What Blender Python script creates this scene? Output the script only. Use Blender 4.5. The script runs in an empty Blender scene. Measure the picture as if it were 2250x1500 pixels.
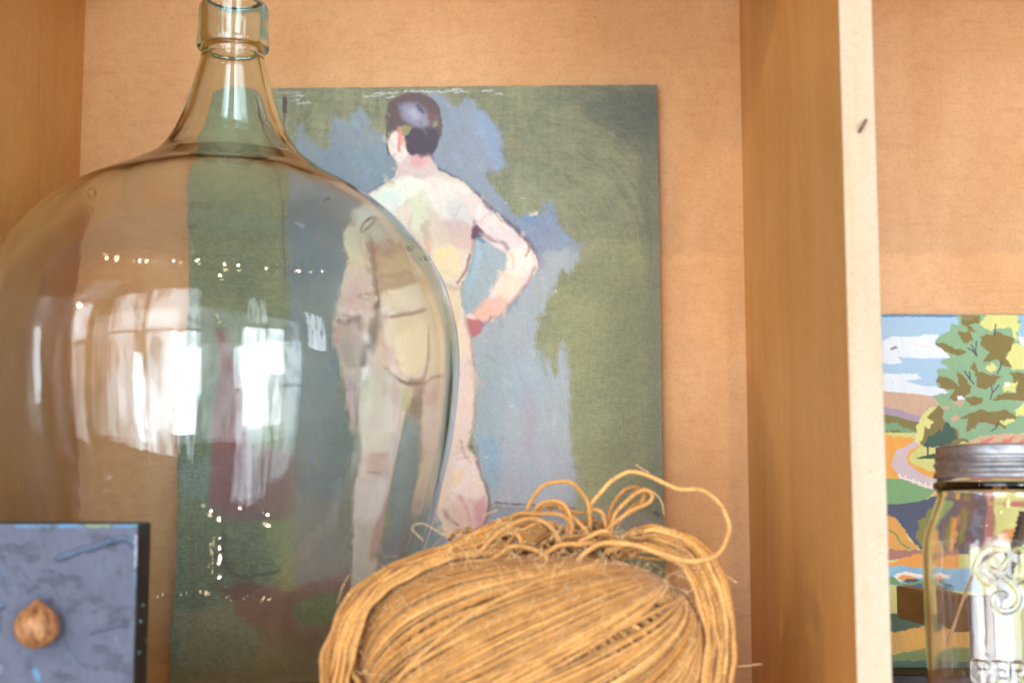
import bpy, math, random
import numpy as np
from mathutils import Vector

# ------------------------------------------------------------------ camera, world, lamps, exposure
S = bpy.context.scene
COL = S.collection
CAMZ = 0.152                     # camera height above the shelf board (metres)
PITCH = math.radians(6.6)
F = 3125.0                       # focal length in photo pixels (50 mm on a 36 mm sensor)
cam_d = bpy.data.cameras.new('camera')
cam = bpy.data.objects.new('camera', cam_d)
COL.objects.link(cam)
cam.location = (0, 0, CAMZ)
cam.rotation_euler = (math.pi / 2 + PITCH, 0, 0)
cam_d.lens = 50; cam_d.sensor_width = 36
cam_d.clip_start = 0.02; cam_d.clip_end = 60
cam_d.dof.use_dof = True
cam_d.dof.focus_distance = 1.06
cam_d.dof.aperture_fstop = 4.9
cam_d.dof.aperture_blades = 9
S.camera = cam

S.render.engine = 'CYCLES'
cy = S.cycles
cy.use_denoising = True
cy.max_bounces = 24; cy.transmission_bounces = 20; cy.transparent_max_bounces = 16
cy.diffuse_bounces = 5; cy.glossy_bounces = 8
cy.caustics_refractive = True; cy.caustics_reflective = False
cy.sample_clamp_indirect = 40.0
cy.blur_glossy = 0.3
S.view_settings.view_transform = 'Standard'
S.view_settings.look = 'None'
S.view_settings.exposure = -1.02
S.view_settings.gamma = 1.0

w = bpy.data.worlds.new('World'); S.world = w; w.use_nodes = True
wn = w.node_tree; wn.nodes.clear()
o_ = wn.nodes.new('ShaderNodeOutputWorld'); bg = wn.nodes.new('ShaderNodeBackground')
tc = wn.nodes.new('ShaderNodeTexCoord'); sep = wn.nodes.new('ShaderNodeSeparateXYZ')
rp = wn.nodes.new('ShaderNodeValToRGB'); mp = wn.nodes.new('ShaderNodeMapRange')
mp.inputs['From Min'].default_value = -1; mp.inputs['From Max'].default_value = 1
wn.links.new(tc.outputs['Generated'], sep.inputs[0]); wn.links.new(sep.outputs['Z'], mp.inputs['Value'])
wn.links.new(mp.outputs[0], rp.inputs[0]); wn.links.new(rp.outputs[0], bg.inputs['Color'])
wn.links.new(bg.outputs[0], o_.inputs[0])
e = rp.color_ramp.elements
e[0].position = 0.0; e[0].color = (.30, .20, .12, 1)
e[1].position = 1.0; e[1].color = (.95, .90, .82, 1)
for p_, c_ in ((.42, (.34, .25, .17, 1)), (.50, (.42, .38, .34, 1)), (.72, (.50, .47, .44, 1)), (.76, (.90, .86, .80, 1))):
    x_ = e.new(p_); x_.color = c_
bg.inputs['Strength'].default_value = 0.38


def area_lamp(name, x0, x1, z0, z1, Y, radiance, color, yaw=0.0):
    """an upright window of the shop, or the added dim veil, as a lamp that faces the shelf"""
    l = bpy.data.lights.new(name, 'AREA'); l.shape = 'RECTANGLE'
    l.size = x1 - x0; l.size_y = z1 - z0
    l.color = color
    l.energy = 1.12 * radiance * math.pi * l.size * l.size_y
    l.use_nodes = True
    nt = l.node_tree; em = nt.nodes['Emission']
    ge = nt.nodes.new('ShaderNodeNewGeometry'); mpg = nt.nodes.new('ShaderNodeMapping'); mpg.inputs['Scale'].default_value = (2.4, 1, .9)
    nz = nt.nodes.new('ShaderNodeTexNoise'); nz.inputs['Scale'].default_value = 1.6; nz.inputs['Detail'].default_value = 4; nz.inputs['Roughness'].default_value = .65
    mr = nt.nodes.new('ShaderNodeMapRange'); mr.inputs['From Min'].default_value = .38; mr.inputs['From Max'].default_value = .60
    mr.inputs['To Min'].default_value = .30; mr.inputs['To Max'].default_value = 1.45
    nt.links.new(ge.outputs['Position'], mpg.inputs[0]); nt.links.new(mpg.outputs[0], nz.inputs['Vector'])
    nt.links.new(nz.outputs['Fac'], mr.inputs['Value']); nt.links.new(mr.outputs[0], em.inputs['Strength'])
    o = bpy.data.objects.new(name, l); COL.objects.link(o)
    o.location = ((x0 + x1) / 2, Y, (z0 + z1) / 2 + CAMZ)
    o.rotation_euler = (math.radians(90), 0, math.radians(yaw))
    return o


DAY = (0.78, 0.89, 1.0)
WY = -2.0
# (x0, x1, z0, z1, brightness)
WINDOWS = [
    (-2.35, -1.30, .55, 1.60, 6.5), (-1.18, -0.10, .55, 1.66, 9.5),
    (-2.35, -1.55, -1.06, .47, 8.0), (-1.50, -1.30, -1.06, .10, 24.0), (-1.18, -0.62, -1.06, .47, 13.0), (-0.60, -0.08, -.86, .47, 26.0),
    (1.00, 1.55, -.82, .68, 26.0), (1.60, 2.15, -.82, .72, 22.0),
    (1.22, 1.32, .88, 1.55, 8.0), (1.45, 1.62, .88, 1.55, 8.0),
    (-4.2, -3.3, 0.45, 1.6, 13.0), (-4.2, -3.3, -1.2, 0.35, 4.0),
    (3.6, 4.5, 0.3, 1.7, 16.0),
]
for a in WINDOWS:
    area_lamp('window_or_veil_light', a[0], a[1], a[2], a[3], WY, a[4], DAY)
o = area_lamp('window_or_veil_light', -.16, .16, -.35, .9, -.45, 8.0, DAY, -90)
o.location.x = -4.6
area_lamp('window_or_veil_light', -3.0, 2.9, -1.0, 1.15, WY - .06, 2.6, (.80, .90, 1.0))  # added broad dim lamp, no window: hazy glow around the window reflections
for z0, z1 in ((-.1, .12), (.25, .45), (.55, 1.0)):
    o = area_lamp('window_or_veil_light', -.25, .25, z0, z1, .35, 9.0, DAY, 90)
    o.location.x = 4.6


def spot_dot(az, el, dist, radius, power):
    l = bpy.data.lights.new('ceiling_spot_or_glint_lamp', 'POINT'); l.shadow_soft_size = radius
    l.color = (1.0, .72, .42); l.energy = power
    o = bpy.data.objects.new('ceiling_spot_or_glint_lamp', l); COL.objects.link(o)
    a, b = math.radians(az), math.radians(el)
    o.location = (-.2 + dist * math.cos(b) * math.sin(a), .985 - dist * math.cos(b) * math.cos(a), .2 + dist * math.sin(b))


for az, r in ((-48, .022), (-42, .03), (-30, .02), (-26, .03), (-12, .022), (0, .022), (14, .034), (20, .022), (34, .022), (50, .026), (62, .022)):
    spot_dot(az, 41 - abs(az) * .06, 2.6, r * .8, 5)

for az, el, r, d_ in ((9, -27.5, .005, 1.2), (12.5, -29, .009, 1.2), (13, -33, .005, 1.2), (13.3, -35, .008, 1.2), (13.6, -36.2, .009, 1.2), (14, -38, .005, 1.2), (36, -28, .005, 1.2), (37, -30, .008, 1.2), (22, -27, .004, 1.2)):
    spot_dot(az, el, d_, r, .7)  # low lamps below the shelf, added to put warm glints on the demijohn

# the warm lamp whose light ends in a line under the upper shelf board
l = bpy.data.lights.new('warm_lamp', 'AREA'); l.shape = 'DISK'; l.size = .035
l.color = (1.0, .74, .45); l.energy = 32.0
o = bpy.data.objects.new('warm_lamp', l); COL.objects.link(o)
o.location = Vector((.285, -1.37, 1.925))
o.rotation_euler = (o.location - Vector((0, 1.18, .30))).to_track_quat('Z', 'Y').to_euler()
l2 = bpy.data.lights.new('side_lamp', 'AREA'); l2.shape = 'DISK'; l2.size = .06
l2.color = (1.0, .70, .38); l2.energy = 26.0
o = bpy.data.objects.new('side_lamp', l2); COL.objects.link(o)
dv = Vector((-1.5, -1, .56)).normalized()
o.location = Vector((.195, 1.0, .2)) + dv * 3.0
o.rotation_euler = dv.to_track_quat('Z', 'Y').to_euler()

# ------------------------------------------------------------------ helpers
CP, SP = math.cos(PITCH), math.sin(PITCH)
rnd = random.Random(7)


def at(px, py, Y):
    """world point seen at a photo pixel (2250 x 1500) on the plane y = Y"""
    a, b = (px - 1125) / F, (750 - py) / F
    dy, dz = CP - b * SP, SP + b * CP
    t = Y / dy
    return Vector((a * t, Y, CAMZ + dz * t))


def project(P):
    """world points (n,3) -> photo pixels"""
    P = np.asarray(P, float)
    x, y, z = P[..., 0], P[..., 1], P[..., 2] - CAMZ
    d = y * CP + z * SP
    u = -y * SP + z * CP
    return 1125 + F * x / d, 750 - F * u / d


def lin(c):
    c = np.asarray(c, float) / 255.0
    return np.where(c <= .04045, c / 12.92, ((c + .055) / 1.055) ** 2.4)


def tag(o, label=None, cat=None, group=None, kind=None):
    if label: o['label'] = label
    if cat: o['category'] = cat
    if group: o['group'] = group
    if kind: o['kind'] = kind
    return o


def empty(name, loc=(0, 0, 0)):
    o = bpy.data.objects.new(name, None); COL.objects.link(o); o.location = loc
    o.empty_display_size = .02
    return o


def link(name, me, mat, parent=None, smooth=True):
    o = bpy.data.objects.new(name, me); COL.objects.link(o)
    if mat: me.materials.append(mat)
    if smooth:
        me.polygons.foreach_set('use_smooth', [True] * len(me.polygons))
    if parent:
        o.parent = parent
        pl = parent.location
        p2 = parent.parent
        off = Vector(pl)
        if p2: off = off + Vector(p2.location)
        me.transform(__import__('mathutils').Matrix.Translation(-off))
    me.update()
    return o


def fast_mesh(name, V, Q, uv=None):
    """vertices (n,3), quads or tris (m,k)"""
    V = np.asarray(V, np.float32); Q = np.asarray(Q, np.int32)
    me = bpy.data.meshes.new(name)
    me.vertices.add(len(V)); me.vertices.foreach_set('co', V.ravel())
    k = Q.shape[1]
    me.loops.add(Q.size); me.loops.foreach_set('vertex_index', Q.ravel())
    me.polygons.add(len(Q)); me.polygons.foreach_set('loop_start', np.arange(0, Q.size, k, dtype=np.int32))
    me.update(calc_edges=True); me.validate()
    return me


def grid_mesh(name, P):
    """P: (ny, nx, 3)"""
    ny, nx = P.shape[:2]
    i = np.arange(ny * nx).reshape(ny, nx)
    Q = np.stack([i[:-1, :-1], i[1:, :-1], i[1:, 1:], i[:-1, 1:]], -1).reshape(-1, 4)
    return fast_mesh(name, P.reshape(-1, 3), Q)


def set_color(me, C, name='paint'):
    a = me.color_attributes.new(name, 'FLOAT_COLOR', 'POINT')
    C = np.asarray(C, np.float32).reshape(-1, 3)
    A = np.ones((len(C), 4), np.float32); A[:, :3] = C
    a.data.foreach_set('color', A.ravel())


def box_mesh(name, x0, x1, y0, y1, z0, z1, bevel=0.0):
    import bmesh
    bm = bmesh.new()
    bmesh.ops.create_cube(bm, size=1)
    for v in bm.verts:
        v.co = Vector((x0 + (v.co.x + .5) * (x1 - x0), y0 + (v.co.y + .5) * (y1 - y0), z0 + (v.co.z + .5) * (z1 - z0)))
    if bevel:
        bmesh.ops.bevel(bm, geom=bm.edges[:], offset=bevel, segments=3, affect='EDGES', profile=.6)
    me = bpy.data.meshes.new(name); bm.to_mesh(me); bm.free()
    return me


def catmull(P, n):
    """resample a polyline smoothly, n points per span"""
    P = np.asarray(P, float)
    A = np.vstack([2 * P[0] - P[1], P, 2 * P[-1] - P[-2]])
    out = []
    t = np.linspace(0, 1, n, endpoint=False)[:, None]
    for i in range(1, len(A) - 2):
        p0, p1, p2, p3 = A[i - 1], A[i], A[i + 1], A[i + 2]
        out.append(.5 * ((2 * p1) + (-p0 + p2) * t + (2 * p0 - 5 * p1 + 4 * p2 - p3) * t ** 2 + (-p0 + 3 * p1 - 3 * p2 + p3) * t ** 3))
    out.append(P[-1:])
    return np.vstack(out)


def resample(P, step):
    d = np.r_[0, np.cumsum(np.linalg.norm(np.diff(P, axis=0), axis=1))]
    n = max(3, int(d[-1] / step))
    s = np.linspace(0, d[-1], n)
    return np.stack([np.interp(s, d, P[:, k]) for k in range(3)], 1)


class Tubes:
    def __init__(self): self.V, self.Q, self.C, self.n = [], [], [], 0

    def add(self, P, r, sides=8, col=(1, 1, 1), twist=0.0, aspect=1.0, closed=False, taper=False, strands=0):
        P = np.asarray(P, float); n = len(P)
        if closed:
            T = np.roll(P, -1, 0) - np.roll(P, 1, 0)
        else:
            T = np.gradient(P, axis=0)
        T /= np.linalg.norm(T, axis=1)[:, None] + 1e-12
        N = np.zeros_like(P)
        a = np.cross(T[0], (0.3, .2, .9)); N[0] = a / np.linalg.norm(a)
        for i in range(1, n):
            v = N[i - 1] - T[i] * np.dot(N[i - 1], T[i]); N[i] = v / (np.linalg.norm(v) + 1e-12)
        B = np.cross(T, N)
        s = np.r_[0, np.cumsum(np.linalg.norm(np.diff(P, axis=0), axis=1))]
        th = np.linspace(0, 2 * np.pi, sides, endpoint=False)[None, :]
        ph = (s * twist)[:, None]
        rr = np.asarray(r, float) * np.ones(n)
        if taper: rr = rr * np.clip(np.minimum(np.arange(n), n - 1 - np.arange(n)) / 3.0, .15, 1)
        rad = rr[:, None] * (1 + (aspect - 1) * np.cos(2 * (th - ph)))
        V = P[:, None, :] + rad[..., None] * (np.cos(th)[..., None] * N[:, None, :] + np.sin(th)[..., None] * B[:, None, :])
        idx = self.n + np.arange(n * sides).reshape(n, sides)
        if closed: idx = np.vstack([idx, idx[:1]])
        a_, b_ = idx[:-1], idx[1:]
        Q = np.stack([a_, b_, np.roll(b_, -1, 1), np.roll(a_, -1, 1)], -1).reshape(-1, 4)
        self.V.append(V.reshape(-1, 3)); self.Q.append(Q)
        c = np.asarray(col, float) * np.ones((n * sides, 3)); self.C.append(c)
        self.n += n * sides

    def build(self, name, mat, parent=None):
        me = fast_mesh(name, np.vstack(self.V), np.vstack(self.Q))
        set_color(me, np.vstack(self.C), 'tint')
        return link(name, me, mat, parent)


def lathe(name, prof, axis, segs, mat, parent=None, wob=None):
    """prof: list of (r, z); axis (x, y) or function z -> (x, y); closed ends when r == 0"""
    prof = np.asarray(prof, float)
    th = np.linspace(0, 2 * np.pi, segs, endpoint=False)
    V = np.zeros((len(prof), segs, 3))
    for i, (r, z) in enumerate(prof):
        ax = axis(z) if callable(axis) else axis
        V[i, :, 0] = ax[0] + r * np.cos(th); V[i, :, 1] = ax[1] + r * np.sin(th); V[i, :, 2] = z
    if wob is not None: V = wob(V, th, prof)
    i = np.arange(len(prof) * segs).reshape(len(prof), segs)
    a, b = i[:-1], i[1:]
    Q = np.stack([a, np.roll(a, -1, 1), np.roll(b, -1, 1), b], -1).reshape(-1, 4)
    me = fast_mesh(name, V.reshape(-1, 3), Q)
    import bmesh
    bm = bmesh.new(); bm.from_mesh(me)
    bmesh.ops.remove_doubles(bm, verts=bm.verts, dist=1e-6)
    bmesh.ops.recalc_face_normals(bm, faces=bm.faces)
    bm.to_mesh(me); bm.free()
    return link(name, me, mat, parent)


# ------------------------------------------------------------------ materials
class M:
    def __init__(self, name):
        self.m = bpy.data.materials.new(name); self.m.use_nodes = True
        self.t = self.m.node_tree; self.t.nodes.clear()
        self.out = self.n('ShaderNodeOutputMaterial')

    def n(self, kind, **kw):
        x = self.t.nodes.new(kind)
        for k, v in kw.items():
            if hasattr(x, k): setattr(x, k, v)
            else: x.inputs[k].default_value = v
        return x

    def l(self, a, b): self.t.links.new(a, b)

    def coord(self, scale=(1, 1, 1), kind='Object', rot=(0, 0, 0)):
        c = self.n('ShaderNodeTexCoord'); m = self.n('ShaderNodeMapping')
        m.inputs['Scale'].default_value = scale; m.inputs['Rotation'].default_value = rot
        self.l(c.outputs[kind], m.inputs['Vector']); return m.outputs[0]

    def noise(self, vec, scale, detail=4, rough=.6, dist=0.0):
        x = self.n('ShaderNodeTexNoise'); x.inputs['Scale'].default_value = scale
        x.inputs['Detail'].default_value = detail; x.inputs['Roughness'].default_value = rough
        x.inputs['Distortion'].default_value = dist
        self.l(vec, x.inputs['Vector']); return x.outputs['Fac']

    def ramp(self, fac, stops):
        r = self.n('ShaderNodeValToRGB'); el = r.color_ramp.elements
        el[0].position, el[0].color = stops[0][0], (*stops[0][1], 1)
        el[1].position, el[1].color = stops[-1][0], (*stops[-1][1], 1)
        for p, c in stops[1:-1]:
            q = el.new(p); q.color = (*c, 1)
        self.l(fac, r.inputs[0]); return r.outputs[0]

    def mix(self, a, b, fac, mode='MIX'):
        x = self.n('ShaderNodeMix'); x.data_type = 'RGBA'; x.blend_type = mode
        for s, v in ((6, a), (7, b), (0, fac)):
            if hasattr(v, 'links') or hasattr(v, 'is_output'): self.l(v, x.inputs[s])
            elif s == 0: x.inputs[0].default_value = v
            else: x.inputs[s].default_value = (*v, 1)
        return x.outputs[2]

    def bsdf(self, color, rough=.5, spec=.5, metal=0.0, bump=None, bstr=.3, bdist=.001, coat=0.0, sheen=0.0):
        b = self.n('ShaderNodeBsdfPrincipled')
        for nm, v in (('Base Color', color), ('Roughness', rough), ('Metallic', metal)):
            if hasattr(v, 'is_output'): self.l(v, b.inputs[nm])
            elif nm == 'Base Color': b.inputs[nm].default_value = (*v, 1)
            else: b.inputs[nm].default_value = v
        b.inputs['Specular IOR Level'].default_value = spec
        b.inputs['Coat Weight'].default_value = coat
        b.inputs['Sheen Weight'].default_value = sheen
        if bump is not None:
            k = self.n('ShaderNodeBump'); k.inputs['Strength'].default_value = bstr; k.inputs['Distance'].default_value = bdist
            self.l(bump, k.inputs['Height']); self.l(k.outputs[0], b.inputs['Normal'])
        self.l(b.outputs[0], self.out.inputs['Surface'])
        return self.m


def g(r, gg, b): return tuple(float(x) for x in lin((r, gg, b)))


def board_material(name, base, dark, light, grain=(1, 1, 1), rough=.42, wear=1.0):
    m = M(name)
    v = m.coord((1, 1, 1))
    vs = m.coord(grain)
    big = m.noise(v, 5, 3, .5)
    streak = m.noise(vs, 9, 5, .62, .6)
    speck = m.noise(v, 560, 3, .8)
    c = m.ramp(streak, [(.30, dark), (.52, base), (.75, light)])
    c = m.mix(c, m.ramp(big, [(.35, dark), (.62, light)]), .35)
    sp = m.ramp(speck, [(.34, (.80, .72, .62)), (.46, (.97, .96, .95)), (.60, (1, 1, 1)), (.70, (1.12, 1.10, 1.07))])
    c = m.mix(c, sp, .8, 'MULTIPLY')
    mot = m.noise(v, 95, 5, .75, .3)
    c = m.mix(c, m.ramp(mot, [(.32, (.84, .78, .70)), (.52, (1, 1, 1)), (.70, (1.07, 1.08, 1.10))]), .45 * wear, 'MULTIPLY')
    scu = m.noise(m.coord((1, 1, 9) if rough > .4 else (1, 7, .6), rot=(0, .06, 0)), 14, 6, .72, 1.2)
    c = m.mix(c, m.ramp(scu, [(.30, (.88, .82, .74)), (.48, (1, 1, 1)), (.66, (1, 1, 1)), (.78, (1.10, 1.12, 1.15))]), .65 * wear, 'MULTIPLY')
    dots = m.n('ShaderNodeTexVoronoi'); dots.inputs['Scale'].default_value = 26
    m.l(v, dots.inputs['Vector'])
    dd = m.ramp(dots.outputs['Distance'], [(.015, (.38, .25, .18)), (.03, (1, 1, 1))])
    c = m.mix(c, dd, .8, 'MULTIPLY')
    b = m.noise(v, 260, 4, .7)
    r = m.ramp(streak, [(.3, (rough + .1,) * 3), (.7, (rough - .06,) * 3)])
    return m.bsdf(c, r, .42, bump=b, bstr=.25, bdist=.0004)


MAT_BACK = board_material('varnished_hardboard', (.70, .378, .158), (.62, .30, .10), (.74, .43, .205), (1.2, 1, .5))
MAT_SIDE = board_material('stained_side_board', (.68, .325, .080), (.61, .272, .052), (.71, .37, .115), (1.4, 1.8, .35), .38)
MAT_EDGE = board_material('pale_pine_edge', (.54, .415, .285), (.52, .37, .22), (.57, .45, .33), (8, 1, .5), .4, .3)


def paint_material(name, weave=True, rough=.42, period=.0012, amt=.30, bstr=.5):
    m = M(name)
    a = m.n('ShaderNodeVertexColor'); a.layer_name = 'paint'
    col = a.outputs['Color']
    v = m.coord((1, 1, 1))
    if weave:
        w1 = m.n('ShaderNodeTexWave'); w1.bands_direction = 'X'; w2 = m.n('ShaderNodeTexWave'); w2.bands_direction = 'Z'
        for x in (w1, w2):
            x.inputs['Scale'].default_value = .314 / period; x.inputs['Distortion'].default_value = 1.2
            x.inputs['Detail'].default_value = 1; m.l(v, x.inputs['Vector'])
        mx = m.n('ShaderNodeMath', operation='MAXIMUM'); m.l(w1.outputs['Fac'], mx.inputs[0]); m.l(w2.outputs['Fac'], mx.inputs[1])
        nz = m.noise(v, 600, 3, .7)
        ad = m.n('ShaderNodeMath', operation='ADD'); m.l(mx.outputs[0], ad.inputs[0]); m.l(nz, ad.inputs[1])
        f = m.ramp(ad.outputs[0], [(.55, (.55, .55, .55)), (1.0, (1, 1, 1))])
        ad.use_clamp = False
        col = m.mix(col, f, amt, 'MULTIPLY')
        h = ad.outputs[0]
    else:
        h = m.noise(v, 500, 4, .7)
    return m.bsdf(col, rough, .35, bump=h, bstr=bstr, bdist=.0003)


MAT_CANVAS = paint_material('oil_paint_on_canvas_board')
MAT_PAPER = paint_material('flat_paint_on_board', weave=False, rough=.5, bstr=.15)
MAT_BLUE = paint_material('thick_blue_paint', weave=True, rough=.5, amt=.22, bstr=.35, period=.0009)
_m = M('dark_painted_edge'); MAT_DARK = _m.bsdf(_m.ramp(_m.noise(_m.coord(), 60), [(.3, (.012, .009, .009)), (.7, (.03, .02, .018))]), .55)
_m = M('pale_board_edge'); MAT_CORE = _m.bsdf(_m.ramp(_m.noise(_m.coord(), 90), [(.4, (.05, .06, .035)), (.7, (.5, .47, .4))]), .8)

_m = M('jute_twine')
_a = _m.n('ShaderNodeVertexColor'); _a.layer_name = 'tint'
_v = _m.coord()
_f = _m.noise(_v, 620, 5, .75); _g = _m.noise(_v, 70, 3, .6)
_c = _m.mix(_a.outputs['Color'], _m.ramp(_f, [(.32, (.38, .28, .18)), (.47, (1, 1, 1)), (.66, (1.35, 1.3, 1.2))]), .85, 'MULTIPLY')
_c = _m.mix(_c, _m.ramp(_g, [(.35, (.72, .62, .48)), (.6, (1.05, 1.03, 1))]), .6, 'MULTIPLY')
MAT_TWINE = _m.bsdf(_c, .62, .35, bump=_f, bstr=.5, bdist=.0004, sheen=.25)


def glass_material(name, tint, density, streak, blobs, rough=0.0, ior=1.5, wav=1.0):
    m = M(name)
    gl = m.n('ShaderNodeBsdfGlass'); gl.inputs['IOR'].default_value = ior; gl.inputs['Roughness'].default_value = rough
    gl.inputs['Color'].default_value = (1, 1, 1, 1)
    v1 = m.coord((1, 1, .07)); v2 = m.coord((1, 1, .6))
    a = m.noise(v1, 85, 3, .55); b = m.noise(v2, 22, 2, .5)
    c = m.noise(m.coord((1, 1, .12)), 340, 2, .5)
    s1 = m.n('ShaderNodeMath', operation='MULTIPLY_ADD'); m.l(a, s1.inputs[0]); s1.inputs[1].default_value = streak; m.l(b, s1.inputs[2])
    s2 = m.n('ShaderNodeMath', operation='MULTIPLY_ADD'); m.l(c, s2.inputs[0]); s2.inputs[1].default_value = streak * .42; m.l(s1.outputs[0], s2.inputs[2])
    k = m.n('ShaderNodeBump'); k.inputs['Strength'].default_value = 1.0; k.inputs['Distance'].default_value = .0010 * wav
    m.l(s2.outputs[0], k.inputs['Height']); m.l(k.outputs[0], gl.inputs['Normal'])
    m.l(gl.outputs[0], m.out.inputs['Surface'])
    va = m.n('ShaderNodeVolumeAbsorption'); va.inputs['Color'].default_value = (*tint, 1); va.inputs['Density'].default_value = density
    m.l(va.outputs[0], m.out.inputs['Volume'])
    return m.m


MAT_GLASS = glass_material('pale_green_bottle_glass', (.18, .72, .56), 20, 1.0, True, wav=.045)
MAT_JAR = glass_material('clear_jar_glass', (.80, .88, .86), 12, .3, False, wav=.25)

_m = M('aged_zinc')
_v = _m.coord((1, 1, 2.5))
_n1 = _m.noise(_v, 60, 5, .7, .4)
MAT_ZINC = _m.bsdf(_m.ramp(_n1, [(.3, (.16, .155, .16)), (.5, (.30, .30, .32)), (.72, (.50, .50, .53))]),
                   _m.ramp(_n1, [(.3, (.6,) * 3), (.7, (.36,) * 3)]), .5, .75, bump=_n1, bstr=.35, bdist=.0006)
_m = M('nut_shell')
_n1 = _m.noise(_m.coord((1, 1, .5)), 260, 5, .7, .5)
MAT_NUT = _m.bsdf(_m.ramp(_n1, [(.34, (.10, .035, .012)), (.48, (.33, .135, .05)), (.68, (.52, .26, .11))]), .45, .4, bump=_n1, bstr=.9, bdist=.0012)
_m = M('dark_steel'); MAT_STEEL = _m.bsdf((.20, .13, .09), .4, .5, .6)
_m = M('brown_stained_slat'); _n1 = _m.noise(_m.coord((6, 1, 6)), 20, 5, .6, .4)
MAT_SLAT = _m.bsdf(_m.ramp(_n1, [(.3, (.20, .09, .03)), (.7, (.36, .18, .07))]), .45, bump=_n1, bstr=.2)

# ------------------------------------------------------------------ the shelving unit
Y0, Y1 = .82, 1.18                # front edges and back panel
XL, XD0, XD1 = -.366, .195, .2142
TOP = at(1125, 1, Y1).z
shelf = empty('shelving_unit', (0, 1.0, 0))
tag(shelf, 'orange-brown wooden shelving unit with an upright divider, holding the bottle and paintings', 'shelving')
pbk = box_mesh('back_panel', -1.0, 1.2, Y1, Y1 + .006, -.02, TOP + .02)
link('back_panel', pbk, MAT_BACK, shelf, False)
link('bottom_board', box_mesh('bottom_board', -1.0, 1.2, .755, Y1 - .0005, -.019, 0, .0008), MAT_SIDE, shelf, False)
link('top_board', box_mesh('top_board', -1.0, 1.2, Y0, Y1 - .0005, TOP, TOP + .019, .0008), MAT_SIDE, shelf, False)
link('side_board', box_mesh('side_board', XL - .019, XL, Y0, Y1 - .0004, .0004, TOP - .0004, .0008), MAT_SIDE, shelf, False)
dvd = link('divider', box_mesh('divider', XD0, XD1, Y0 + .0012, Y1 - .0004, .0004, TOP - .0004, .0006), MAT_SIDE, shelf, False)
edge = box_mesh('edge_strip', XD0 - .0003, XD1 + .0003, Y0 - .0014, Y0 + .001, -.0005, TOP + .0005, .0010)
link('edge_strip', edge, MAT_EDGE, dvd, False)
t = Tubes()
pn = [at(1888, 290, Y0 - .002), at(1897, 274, Y0 - .006), at(1903, 264, Y0 - .0015)]
t.add(resample(catmull(pn, 6), .0006), .0009, 8)
nl = t.build('nail', MAT_STEEL, dvd)
nl['label'] = 'small bent nail in the pale edge of the divider'

# ------------------------------------------------------------------ numpy painter


def vnoise(X, Y, sx, sy, seed, octaves=3, per=.55):
    """smooth value noise; sx, sy = feature size in the units of X, Y"""
    out = np.zeros_like(X); amp = 1.0; tot = 0
    for o in range(octaves):
        r = np.random.RandomState(seed * 17 + o)
        G = r.rand(131, 137)
        u = X / sx + r.rand() * 50; v = Y / sy + r.rand() * 50
        iu = np.floor(u).astype(int); iv = np.floor(v).astype(int)
        fu = u - iu; fv = v - iv
        fu = fu * fu * (3 - 2 * fu); fv = fv * fv * (3 - 2 * fv)
        a = G[iu % 131, iv % 137]; b = G[(iu + 1) % 131, iv % 137]
        c = G[iu % 131, (iv + 1) % 137]; d = G[(iu + 1) % 131, (iv + 1) % 137]
        out += amp * (a * (1 - fu) * (1 - fv) + b * fu * (1 - fv) + c * (1 - fu) * fv + d * fu * fv)
        tot += amp; amp *= per; sx /= 2; sy /= 2
    return out / tot * 2 - 1


def sstep(a, b, x):
    t = np.clip((x - a) / (b - a), 0, 1); return t * t * (3 - 2 * t)


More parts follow.
